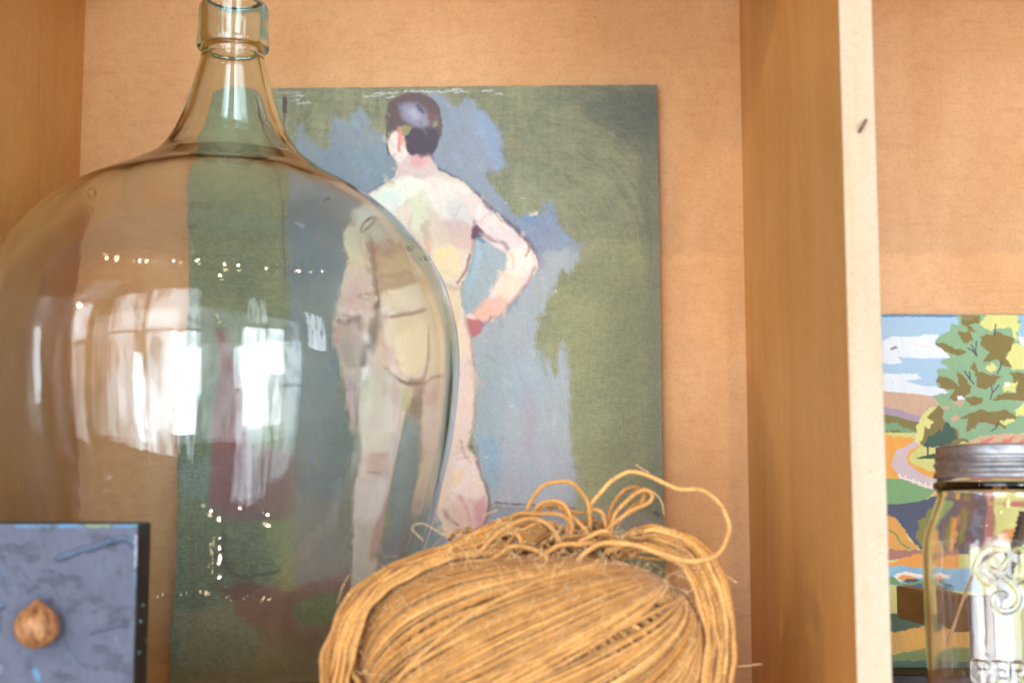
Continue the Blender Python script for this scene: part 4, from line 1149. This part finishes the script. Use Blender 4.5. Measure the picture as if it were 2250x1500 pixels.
emb([(2168, 1222), (2156, 1205), (2138, 1203), (2118, 1212), (2106, 1230), (2104, 1252), (2116, 1268), (2134, 1274)], .0016)
emb([(2190, 1205), (2172, 1206), (2160, 1222), (2148, 1240), (2138, 1256), (2124, 1262), (2116, 1250), (2128, 1244), (2142, 1252), (2160, 1268), (2182, 1266), (2194, 1246), (2196, 1222), (2184, 1204), (2168, 1208)], .0014)
emb([(2160, 1268), (2172, 1286), (2176, 1306), (2164, 1326), (2144, 1330), (2132, 1316), (2134, 1300), (2146, 1296)], .0016)
emb([(2240, 1274), (2222, 1274), (2206, 1290), (2200, 1312), (2208, 1328), (2226, 1318), (2238, 1296), (2244, 1276), (2240, 1306), (2250, 1326), (2266, 1310)], .0014)
emb([(2266, 1312), (2284, 1270), (2292, 1224), (2284, 1206), (2274, 1230), (2270, 1290), (2280, 1326), (2296, 1310), (2312, 1262), (2316, 1216), (2308, 1206), (2300, 1240), (2300, 1300), (2312, 1322)], .0013)
LET = {'P': [[(0, 1), (0, 0)], [(0, 0), (.7, .02), (.9, .25), (.7, .5), (0, .52)]],
       'E': [[(0, 1), (0, 0)], [(0, 0), (.9, 0)], [(0, .5), (.7, .5)], [(0, 1), (.9, 1)]],
       'R': [[(0, 1), (0, 0)], [(0, 0), (.7, .02), (.9, .25), (.7, .5), (0, .52)], [(.4, .52), (.9, 1)]],
       'F': [[(0, 1), (0, 0)], [(0, 0), (.9, 0)], [(0, .5), (.7, .5)]],
       'C': [[(.9, .1), (.5, 0), (.1, .2), (0, .5), (.1, .8), (.5, 1), (.9, .9)]],
       'T': [[(0, 0), (1, 0)], [(.5, 0), (.5, 1)]],
       'M': [[(0, 1), (0, 0)], [(0, 0), (.5, .6), (1, 0)], [(1, 0), (1, 1)]],
       'A': [[(0, 1), (.5, 0)], [(.5, 0), (1, 1)], [(.2, .65), (.8, .65)]],
       'S': [[(.9, .1), (.5, 0), (.05, .2), (.3, .45), (.8, .6), (.9, .85), (.5, 1), (0, .9)]],
       'O': [[(.5, 0), (.05, .3), (.05, .7), (.5, 1), (.95, .7), (.95, .3), (.5, 0)]],
       'N': [[(0, 1), (0, 0)], [(0, 0), (1, 1)], [(1, 1), (1, 0)]]}
for word, y0, h, xs in (('PERFECT', 1440, 34, 2092), ('MASON', 1492, 34, 2112)):
    for i, ch in enumerate(word):
        a0 = xs + i * 33
        for s in LET[ch]:
            pts = [(a0 + p[0] * 24, y0 + p[1] * h) for p in s]
            if len(pts) == 2: pts = [pts[0], ((pts[0][0] + pts[1][0]) / 2, (pts[0][1] + pts[1][1]) / 2), pts[1]]
            emb(pts, .0012)


def jar_emboss(V, th, pr):
    hot = [i for i, (r, z) in enumerate(pr) if i < len(jc) and .002 < z < .13 and r > .04]
    Z = V[hot][..., 2]; R_ = np.array([pr[i][0] for i in hot])[:, None]
    dxx = V[hot][..., 0] - jx; dyy = V[hot][..., 1] - JY
    qx = 2200 + dxx * F / (JY * CP + (Z - CAMZ) * SP)
    zz = np.array([jz(p) for p in range(1100, 1640, 20)])
    qy = np.interp(Z, zz[::-1], np.arange(1100, 1640, 20)[::-1])
    H = np.zeros_like(qx); front = dyy < 0
    for P, r in EMB:
        w_ = r * 1.0 * F / .86
        m = front & (qx > P[:, 0].min() - 4 * w_) & (qx < P[:, 0].max() + 4 * w_) & (qy > P[:, 1].min() - 4 * w_) & (qy < P[:, 1].max() + 4 * w_)
        X_, Y_ = qx[m], qy[m]; d = np.full(X_.shape, 1e9)
        for (x0, y0), (x1, y1) in zip(P[:-1], P[1:]):
            ex, ey = x1 - x0, y1 - y0; L = ex * ex + ey * ey + 1e-9
            tt = np.clip(((X_ - x0) * ex + (Y_ - y0) * ey) / L, 0, 1)
            d = np.minimum(d, np.hypot(X_ - x0 - tt * ex, Y_ - y0 - tt * ey))
        H[m] = np.maximum(H[m], r * .6 * np.exp(-(d / w_) ** 2))
    rr = np.hypot(dxx, dyy)
    V[hot, :, 0] += dxx / rr * H; V[hot, :, 1] += dyy / rr * H
    return V


jb = lathe('jar_body', jprof, (jx, JY), 600, MAT_JAR, jar, jar_emboss)
jb['label'] = 'clear glass with raised script word Ball over PERFECT MASON'
# side ribs moulded into the glass
# zinc lid
lz = [jz(1050), jz(980)]
h_ = lz[1] - lz[0]
lr = jr(136, lz[1])
lid = [(lr * .97, lz[0] - .0002), (lr * 1.0, lz[0]), (lr * 1.005, lz[0] + .10 * h_), (lr * .975, lz[0] + .20 * h_), (lr * .975, lz[0] + .27 * h_), (lr * 1.0, lz[0] + .36 * h_), (lr * 1.0, lz[0] + .43 * h_), (lr * .97, lz[0] + .52 * h_),
       (lr * .985, lz[0] + .60 * h_), (lr * .985, lz[0] + .66 * h_), (lr * .965, lz[0] + .72 * h_), (lr * .96, lz[0] + .92 * h_), (lr * .94, lz[0] + 1.0 * h_), (lr * .80, lz[0] + 1.04 * h_), (lr * .78, lz[0] + 1.0 * h_), (0, lz[0] + 1.0 * h_)]
lid = [tuple(q) for q in catmull(np.c_[np.array(lid), np.zeros(len(lid))], 4)[:, :2]]
inl = [(lr * .93, lz[0]), (lr * .93, lz[0] + .9 * h_), (0, lz[0] + .9 * h_)]
lathe('zinc_lid', inl[::-1] + [(max(a, 0), b) for a, b in lid], (jx, JY), 160, MAT_ZINC, jar)
# a thin stick and a dark twig standing inside the jar
t = Tubes()
P = resample(catmull([at(2080, 1420, .905), at(2108, 1340, .90), at(2140, 1260, .895), at(2170, 1206, .893), at(2190, 1170, .893)], 6), .002)
t.add(P, .0011, 8, (.42, .26, .14), taper=True)
sk = t.build('thin_stick', MAT_TWINE)
tag(sk, 'thin tan stick leaning inside the clear jar', 'stick')
t = Tubes()
P = resample(catmull([at(2196, 1330, .905), at(2212, 1262, .905), at(2234, 1196, .91), at(2254, 1130, .915)], 6), .0012)
rad = .0028 + .0016 * np.abs(np.sin(np.arange(len(P)) * 1.1)) * np.linspace(.5, 1, len(P))
t.add(P, rad, 12, (.10, .055, .03))
sk = t.build('dark_twig', MAT_TWINE)
tag(sk, 'dark ribbed twig standing inside the clear jar', 'twig')

# ------------------------------------------------------------------ small blue canvas with a nut
FY = .803
cp0 = at(303, 1151, FY)
ctop, cx1 = cp0.z, cp0.x
cx0 = cx1 - .152
blue = empty('blue_canvas', ((cx0 + cx1) / 2, FY + .013, 0))
tag(blue, 'small blue-grey textured canvas with dark edges and a nut glued on, lower left', 'canvas')
nx, ny = 330, 330
CPt = panel_points([(cx0, FY, ctop), (cx1, FY, ctop), (cx1, FY, .0006), (cx0, FY, .0006)], nx, ny)
CX, CYp = project(CPt)
D = Paint(CX, CYp, (128, 134, 162))
a1 = vnoise(CX, CYp, 60, 60, 8, 4); a2 = vnoise(CX, CYp, 9, 30, 9, 3)
D.C = lin((86, 89, 106)) * (1 + .16 * a1[..., None] + .10 * a2[..., None])
a3 = sstep(.12, .5, vnoise(CX, CYp, 36, 22, 15, 4))
D.C = D.C * (1 - .32 * a3[..., None])
Hm = .00045 * a1 + .0003 * a2 - .0004 * a3 + .00022 * vnoise(CX, CYp, 7, 7, 12, 3)
cy_ = (84, 144, 182)


def ridge(P, wd, hgt, blue_amt=.8, col=cy_):
    global Hm
    P = catmull(np.c_[np.array(P, float), np.zeros(len(P))], 6)[:, :2]
    XW, YW = D.warp(4, 12)
    d = np.full(XW.shape, 1e9)
    for i in range(len(P) - 1):
        x0, y0 = P[i]; x1, y1 = P[i + 1]
        ex, ey = x1 - x0, y1 - y0; L = ex * ex + ey * ey + 1e-9
        tt = np.clip(((XW - x0) * ex + (YW - y0) * ey) / L, 0, 1)
        d = np.minimum(d, np.hypot(XW - x0 - tt * ex, YW - y0 - tt * ey))
    Hm = Hm + hgt * np.exp(-(d / wd) ** 2)
    D.stroke([(p[0], p[1] - wd * .4) for p in P[::3]], wd * .6, col, 2.0, 5, blue_amt * .62, .1, False, size=8)


ridge([(130, 1226), (165, 1214), (200, 1203), (240, 1190), (280, 1184), (292, 1192)], 6, .0022)
ridge([(206, 1388), (240, 1376), (262, 1372), (280, 1372)], 5, .0012, .25)
ridge([(244, 1372), (250, 1362), (268, 1362), (276, 1374)], 3.5, .0010, .1)
ridge([(150, 1412), (164, 1430), (178, 1450), (192, 1460)], 4, .0010, .3)
ridge([(100, 1250), (118, 1252)], 4, .0009, .1)
ridge([(258, 1336), (280, 1330)], 4, .0009, .1)
ridge([(-30, 1352), (-6, 1336), (8, 1328)], 6, .0018, .9)
ridge([(8, 1250), (14, 1270), (22, 1300)], 4, .0008, .7)
for k in range(46):
    x, y = rnd.uniform(-230, 296), rnd.uniform(1158, 1600)
    ll = rnd.uniform(4, 20)
    D.stroke([(x, y), (x + rnd.uniform(-2, 2), y + ll)], rnd.uniform(1.5, 5), rnd.choice([cy_, (110, 160, 196), (88, 92, 118), (150, 158, 186)]), 2, 4, rnd.uniform(.25, .7), .1, False, size=7)
for k in range(16):
    x = rnd.uniform(-230, 296)
    D.stroke([(x, 1154), (x + rnd.uniform(12, 50), 1155)], 5, rnd.choice([cy_, cy_, cy_, (90, 150, 120), (150, 168, 90)]), 1.6, 4, .6, .1, False, size=7)

for k in range(18):
    y = rnd.uniform(1160, 1600)
    D.stroke([(300, y), (300, y + rnd.uniform(8, 60))], 5, rnd.choice([cy_, cy_, cy_, (130, 170, 90), (170, 180, 200)]), 1.4, 3, .85, .1, False, size=7)
D.stroke([(78, 1470), (84, 1490)], 10, cy_, 4, 5, .7)
for k in range(40):
    x, y = rnd.uniform(-230, 290), rnd.uniform(1165, 1600)
    b_ = (CX - x) ** 2 + (CYp - y) ** 2
    Hm = Hm + .0006 * np.exp(-b_ / rnd.uniform(6, 22))
Pd = CPt.copy(); Pd[..., 1] -= np.clip(Hm, -.0006, .004) + .0008
me = grid_mesh('painted_face', Pd); set_color(me, np.clip(D.C, .002, .95) * .98)
link('painted_face', me, MAT_BLUE, blue)
link('stretcher_box', box_mesh('stretcher_box', cx0 - .0012, cx1 + .0008, FY + .0002, FY + .0275, .0004, ctop + .0012, .0018), MAT_DARK, blue, False)
t = Tubes()
for (x, y, w_) in ((312, 1330, .0005), (305, 1364, .0006), (324, 1412, .0004), (304, 1432, .0005)):
    p = at(x, y, FY + .006)
    t.add([Vector((cx1 + .0008, p.y + .004 * (x - 303) / 27 * 5, p.z + .0006)), Vector((cx1 + .0013, p.y + .004 * (x - 303) / 27 * 5, p.z)), Vector((cx1 + .0008, p.y + .004 * (x - 303) / 27 * 5, p.z - .0008))], w_, 8, (.35, .75, .45))
pm = M('green_paint_fleck'); va_ = pm.bsdf((.10, .28, .24), .5)
t.build('paint_flecks', va_, blue)
# nut: ribbed, pointed
nc = at(81, 1377, FY - .012)
nv, nu = 72, 96
ph = np.linspace(0, np.pi, nv)[:, None]; tu = np.linspace(0, 2 * np.pi, nu, endpoint=False)[None, :]
R0 = .01185
rad = R0 * (1 + .03 * np.cos(2 * tu) * np.sin(ph) + .018 * np.abs(np.cos(4 * tu + .4)) * np.sin(ph) + .012 * np.sin(9 * tu + 3 * ph) * np.sin(ph) ** 2 + .24 * np.exp(-(ph / .24) ** 2) + .06 * np.exp(-(ph / .8) ** 2))
seam = np.exp(-(((tu - 5.35)) / .07) ** 2) * np.sin(ph)
rad = rad * (1 + .05 * seam)
NV = np.stack([nc.x + rad * np.sin(ph) * np.cos(tu), nc.y + rad * np.sin(ph) * np.sin(tu) * .95, nc.z + rad * np.cos(ph) * .98], -1)
i = np.arange(nv * nu).reshape(nv, nu); a_, b_ = i[:-1], i[1:]
me = fast_mesh('nut', NV.reshape(-1, 3), np.stack([a_, b_, np.roll(b_, -1, 1), np.roll(a_, -1, 1)], -1).reshape(-1, 4))
nut = link('nut', me, MAT_NUT, blue)
nut['label'] = 'round brown nut with a pointed tip stuck on the blue canvas'

# ------------------------------------------------------------------ the ball of twine
TC = np.array(at(1165, 1432, .893)); RX, RYY, RZ = .1050, .074, .0625
TC[2] = max(TC[2], RZ + .002)
RZ = at(1165, 1222, .893).z - TC[2]
twine = empty('twine_ball', (TC[0], TC[1], 0))
tag(twine, 'big ball of golden jute twine with loose loops on top, in front of the demijohn', 'twine')
EXP = 2.5


def ball(dirs, k=1.0):
    d = dirs / np.linalg.norm(dirs, axis=-1, keepdims=True)
    s = (np.abs(d[..., 0] / RX) ** EXP + np.abs(d[..., 1] / RYY) ** EXP + np.abs(d[..., 2] / RZ) ** EXP) ** (-1 / EXP)
    return TC + d * s[..., None] * k


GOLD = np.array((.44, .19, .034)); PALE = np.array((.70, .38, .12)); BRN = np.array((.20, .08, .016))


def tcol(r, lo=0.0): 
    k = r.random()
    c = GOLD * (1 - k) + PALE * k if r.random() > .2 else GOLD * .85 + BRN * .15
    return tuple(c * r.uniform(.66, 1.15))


# core: dark brown, the shade between the strands put into its colour
ph = np.linspace(0, np.pi, 60)[:, None]; tu = np.linspace(0, 2 * np.pi, 90, endpoint=False)[None, :]
dd = np.stack([np.sin(ph) * np.cos(tu), np.sin(ph) * np.sin(tu), np.cos(ph) * np.ones_like(tu)], -1)
cv = ball(dd * np.array([RX, RYY, RZ]), .955)
i = np.arange(60 * 90).reshape(60, 90); a_, b_ = i[:-1], i[1:]
me = fast_mesh('core', cv.reshape(-1, 3), np.stack([a_, b_, np.roll(b_, -1, 1), np.roll(a_, -1, 1)], -1).reshape(-1, 4))
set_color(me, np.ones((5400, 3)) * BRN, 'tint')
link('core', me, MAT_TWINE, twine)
SC = np.array([RX, RYY, RZ])


def windings(T, pole, n, k, eps, rad, r, jit=.012, aseed=0, crange=(0, 1)):
    pole = np.array(pole, float); pole /= np.linalg.norm(pole)
    q1 = np.cross(pole, (0, 1, .2)); q1 /= np.linalg.norm(q1); q2 = np.cross(pole, q1)
    for j in range(n):
        a = math.pi * j / n + r.gauss(0, jit)
        q = math.cos(a) * q1 + math.sin(a) * q2
        nn = q + pole * (eps + r.gauss(0, .008)); nn /= np.linalg.norm(nn)
        e1 = pole - nn * np.dot(pole, nn); e1 /= np.linalg.norm(e1)
        e2 = np.cross(nn, e1)
        m = 230
        th = np.linspace(0, 2 * np.pi, m, endpoint=False)
        wv = .006 * np.sin(th * 3 + r.uniform(0, 6)) + .0025 * np.sin(th * 11 + r.uniform(0, 6))
        P = np.cos(th)[:, None] * e1 + np.sin(th)[:, None] * e2 + nn * wv[:, None]
        kk = k + .004 * np.sin(th * 2 + r.uniform(0, 6)) + r.uniform(-.004, .004)
        P = TC + (ball(P * SC) - TC) * kk[:, None]
        T.add(P, rad * r.uniform(.88, 1.12), 7, tcol(r), twist=900, aspect=1.13, closed=True)


T = Tubes(); r_ = random.Random(3)
windings(T, (-.35, -.45, .8), 70, .968, .10, .0013, r_)
windings(T, (.93, -.12, .80), 112, 1.0, .05, .00116, r_, jit=.0065)
windings(T, (.90, -.09, .86), 5, 1.012, .18, .00135, r_, jit=.1)
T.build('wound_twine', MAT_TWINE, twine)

T = Tubes(); r_ = random.Random(11)


def strand(T, pts, Ys, off=(0, 0), rad=.0014, jit=0.0, r=r_, col=None):
    n = len(pts)
    Yv = np.interp(np.linspace(0, 1, n), np.linspace(0, 1, len(Ys)), Ys)
    P = [np.array(at(p[0] + off[0] + r.gauss(0, jit), p[1] + off[1] + r.gauss(0, jit), y)) for p, y in zip(pts, Yv)]
    P = resample(catmull(P, 10), .0012)
    P = P + .00025 * np.sin(np.arange(len(P))[:, None] * .35 + np.array([0, 2, 4])) 
    T.add(P, rad, 8, col or tcol(r), twist=900, aspect=1.14)


# skein wrapped round the left and over the top
left = [(716, 1560), (706, 1500), (712, 1440), (730, 1380), (762, 1320), (806, 1275), (862, 1240), (925, 1215), (1000, 1196), (1070, 1188), (1120, 1190)]
for j in range(10):
    k = j / 9.0
    cx_, cy__ = 1165, 1480
    s = 1 - .135 * k
    pts = [(cx_ + (x - cx_) * s + r_.gauss(0, 2), cy__ + (y - cy__) * (1 - .10 * k) + r_.gauss(0, 1.5) - 6 * math.sin(k * 9)) for x, y in left]
    strand(T, pts, [.850 + .012 * r_.random(), .842, .852, .868, .885], jit=1.6)
T.build('outer_skein', MAT_TWINE, twine); T = Tubes()
right = [(1350, 1200), (1385, 1172), (1430, 1158), (1480, 1164), (1530, 1190), (1570, 1235), (1597, 1300), (1612, 1380), (1612, 1450), (1598, 1560)]
for j in range(11):
    k = j / 10.0
    pts = [(1330 + (x - 1330) * (1 - .22 * k) + r_.gauss(0, 2.5), 1480 + (y - 1480) * (1 - .16 * k) + r_.gauss(0, 2)) for x, y in right]
    strand(T, pts, [.905, .895 - .01 * r_.random(), .878, .868, .862, .86], jit=2.2)
T.build('outer_skein', MAT_TWINE, twine); T = Tubes()
# cross-over strands at the left
for pts in ([(790, 1500), (770, 1470), (772, 1430), (800, 1395), (812, 1360)], [(812, 1530), (780, 1490), (774, 1455), (790, 1425)], [(745, 1540), (742, 1470), (760, 1400), (800, 1340), (850, 1290), (900, 1262)],
            [(735, 1520), (738, 1440), (770, 1360), (820, 1300), (890, 1255), (960, 1232)]):
    strand(T, pts, [.850, .858, .868], jit=1)
T.build('crossing_strands', MAT_TWINE, twine)

# loose bow loops on top


def zb(L): return [(1030 + a / 3.571, 1000 + b / 3.571) for a, b in L]


LOOPS = [
    ([(430, 640), (440, 520), (455, 450), (500, 330), (590, 240), (700, 205), (800, 215), (870, 270), (920, 350), (945, 450), (950, 560), (940, 660)], [.90, .885, .90]),
    ([(940, 620), (940, 500), (945, 430), (980, 350), (1060, 260), (1150, 180), (1230, 135), (1330, 135), (1430, 165), (1530, 220), (1650, 260), (1780, 270), (1870, 290), (1950, 350), (2010, 450), (2040, 540), (2030, 640), (1990, 730), (1900, 800), (1800, 825), (1650, 815), (1500, 770), (1350, 720), (1200, 690), (1080, 690), (980, 720), (900, 770), (860, 820)], [.90, .90, .90, .89, .875, .865, .85, .845, .855, .87]),
    ([(1085, 620), (1095, 520), (1130, 400), (1190, 300), (1270, 250), (1340, 260), (1375, 310), (1360, 350), (1290, 400), (1180, 500), (1100, 600)], [.905, .91, .905]),
    ([(1105, 640), (1110, 560), (1170, 430), (1260, 330), (1370, 275), (1430, 285), (1440, 330), (1380, 390), (1250, 450), (1130, 540), (1030, 660), (980, 720)], [.895, .89, .895]),
    ([(1120, 600), (1130, 500), (1200, 400), (1290, 300), (1350, 280), (1375, 320), (1330, 400), (1230, 470)], [.90, .90, .905]),
    ([(310, 560), (320, 520), (350, 470), (420, 455), (560, 455), (700, 460), (780, 500), (810, 570), (790, 650), (750, 720)], [.888, .88, .888]),
    ([(60, 780), (100, 740), (200, 640), (300, 560), (420, 510), (520, 500), (620, 540), (690, 620), (730, 700), (735, 760)], [.872, .868, .875]),
    ([(500, 560), (520, 440), (570, 380), (650, 355), (730, 375), (790, 450), (800, 560), (770, 680), (740, 760)], [.895, .885, .885]),
    ([(520, 600), (540, 470), (600, 390), (670, 372), (740, 400), (775, 500), (770, 600), (750, 700)], [.898, .888, .89]),
    ([(190, 800), (240, 770), (320, 720), (430, 710), (520, 740), (600, 790), (640, 830)], [.868, .864, .87]),
    ([(560, 800), (600, 760), (700, 710), (820, 690), (950, 690), (1040, 700)], [.87, .866, .87]),
    ([(940, 440), (980, 420), (1040, 450), (1070, 520), (1090, 600), (1085, 680)], [.90, .895, .895]),
    ([(800, 470), (830, 500), (900, 570), (960, 640), (1000, 680), (1010, 720)], [.89, .885, .88]),
    ([(640, 450), (640, 400), (680, 395), (740, 430), (830, 440), (920, 450), (960, 480)], [.905, .90, .905]),
    ([(250, 790), (300, 700), (400, 600), (520, 540), (640, 520), (720, 560)], [.885, .88, .89]),
    ([(330, 600), (380, 620), (410, 680), (405, 740)], [.875, .875, .87]),
]
for k, (L, Ys) in enumerate(LOOPS):
    T = Tubes()
    c = GOLD * .55 + PALE * .45 if k != 1 else PALE
    strand(T, zb(L), Ys, rad=.0014, jit=.6, col=tuple(c * r_.uniform(.9, 1.05)))
    T.build('loop', MAT_TWINE, twine)
# tangle beneath the loops
T = Tubes()
for j in range(46):
    x0 = r_.uniform(1000, 1290); y0 = 1150 + r_.uniform(0, 60)
    wd = r_.uniform(25, 90); hh = r_.uniform(15, 62)
    n = 7; sk_ = r_.uniform(-30, 30)
    pts = [(x0 + wd * (i / (n - 1)) + sk_ * math.sin(math.pi * i / (n - 1)), max(y0 + 30 - hh * math.sin(math.pi * i / (n - 1)), 1104 + abs(x0 - 1200) * .16)) for i in range(n)]
    yy = r_.uniform(.885, .935)
    strand(T, pts, [yy + r_.uniform(-.01, .01), yy, yy + r_.uniform(-.01, .01)], rad=.00135, jit=3)
for j in range(34):
    x0 = r_.uniform(960, 1400); y0 = r_.uniform(1180, 1225)
    pts = [(x0, y0), (x0 + r_.uniform(20, 60), y0 - r_.uniform(0, 24)), (x0 + r_.uniform(70, 120), y0 - r_.uniform(-6, 20)), (x0 + r_.uniform(120, 170), y0 + r_.uniform(-4, 16))]
    yy = r_.uniform(.875, .92)
    strand(T, pts, [yy, yy + .008, yy], rad=.00135, jit=2)
# strands running from the tangle back over the left shoulder of the ball
for j in range(16):
    k = j / 15
    pts = [(880 + 40 * k, 1246 - 8 * k), (940 + 20 * k, 1222 - 12 * k), (1010 + 10 * k, 1202 - 18 * k), (1070, 1184 - 30 * k), (1120 + 30 * k, 1170 - 36 * k), (1170 + 50 * k, 1186 - 20 * k)]
    strand(T, pts, [.866, .872, .885 + .02 * k], jit=3)
T.build('tangled_twine', MAT_TWINE, twine)

# fuzz
T = Tubes()
FUZZ = [[(930, 1186), (905, 1160), (930, 1150), (960, 1165), (985, 1180)], [(1396, 1018), (1412, 1030), (1426, 1038)], [(1436, 1078), (1452, 1100), (1460, 1130)],
        [(1600, 1164), (1610, 1152), (1614, 1148)], [(1600, 1462), (1640, 1462), (1675, 1458)], [(1062, 1130), (1078, 1124), (1092, 1120)], [(1092, 1136), (1100, 1146), (1112, 1148)],
        [(740, 1325), (752, 1290), (768, 1262)], [(1560, 1230), (1590, 1260), (1620, 1280)], [(820, 1560), (850, 1490), (900, 1500)]]
for L in FUZZ:
    strand(T, L, [.872, .868], rad=.00028, col=(.72, .50, .26))
for j in range(560):
    a = r_.uniform(math.pi * 1.02, math.pi * 1.98)
    e_ = r_.uniform(-.15, 1.35)
    d = np.array([math.cos(a) * math.cos(e_) * RX, math.sin(a) * math.cos(e_) * RYY, math.sin(e_) * RZ])
    p = ball(d[None], 1.015)[0]
    v = np.array([r_.gauss(0, 1), r_.gauss(0, .6) - .4, r_.gauss(0, 1) + .3]); v /= np.linalg.norm(v)
    L = r_.uniform(.003, .012); bnd = np.array([r_.gauss(0, 1), 0, r_.gauss(0, 1)]) * L * .25
    P = np.array([p, p + v * L * .5 + bnd, p + v * L])
    T.add(catmull(P, 4), .00015, 4, (.80, .56, .28))
for j in range(380):
    px_, py_ = r_.choice([(r_.uniform(700, 860), 0), (r_.uniform(960, 1400), 1), (r_.uniform(1480, 1615), 2)])
    py_ = {0: 1480 - (px_ - 700) * 1.5 + r_.uniform(-30, 60), 1: r_.uniform(1150, 1220), 2: 1190 + (px_ - 1480) * 1.4 + r_.uniform(-30, 120)}[py_]
    p = np.array(at(px_, py_, r_.uniform(.85, .885)))
    v = np.array([r_.gauss(0, 1), r_.gauss(0, .4), r_.gauss(0, 1)]); v /= np.linalg.norm(v)
    L = r_.uniform(.003, .011)
    P = np.array([p - v * L * .5, p + np.array([r_.gauss(0, 1), 0, r_.gauss(0, 1)]) * L * .12, p + v * L * .5])
    T.add(catmull(P, 4), .00015, 4, (.78, .54, .26))
T.build('loose_fibres', MAT_TWINE, twine)
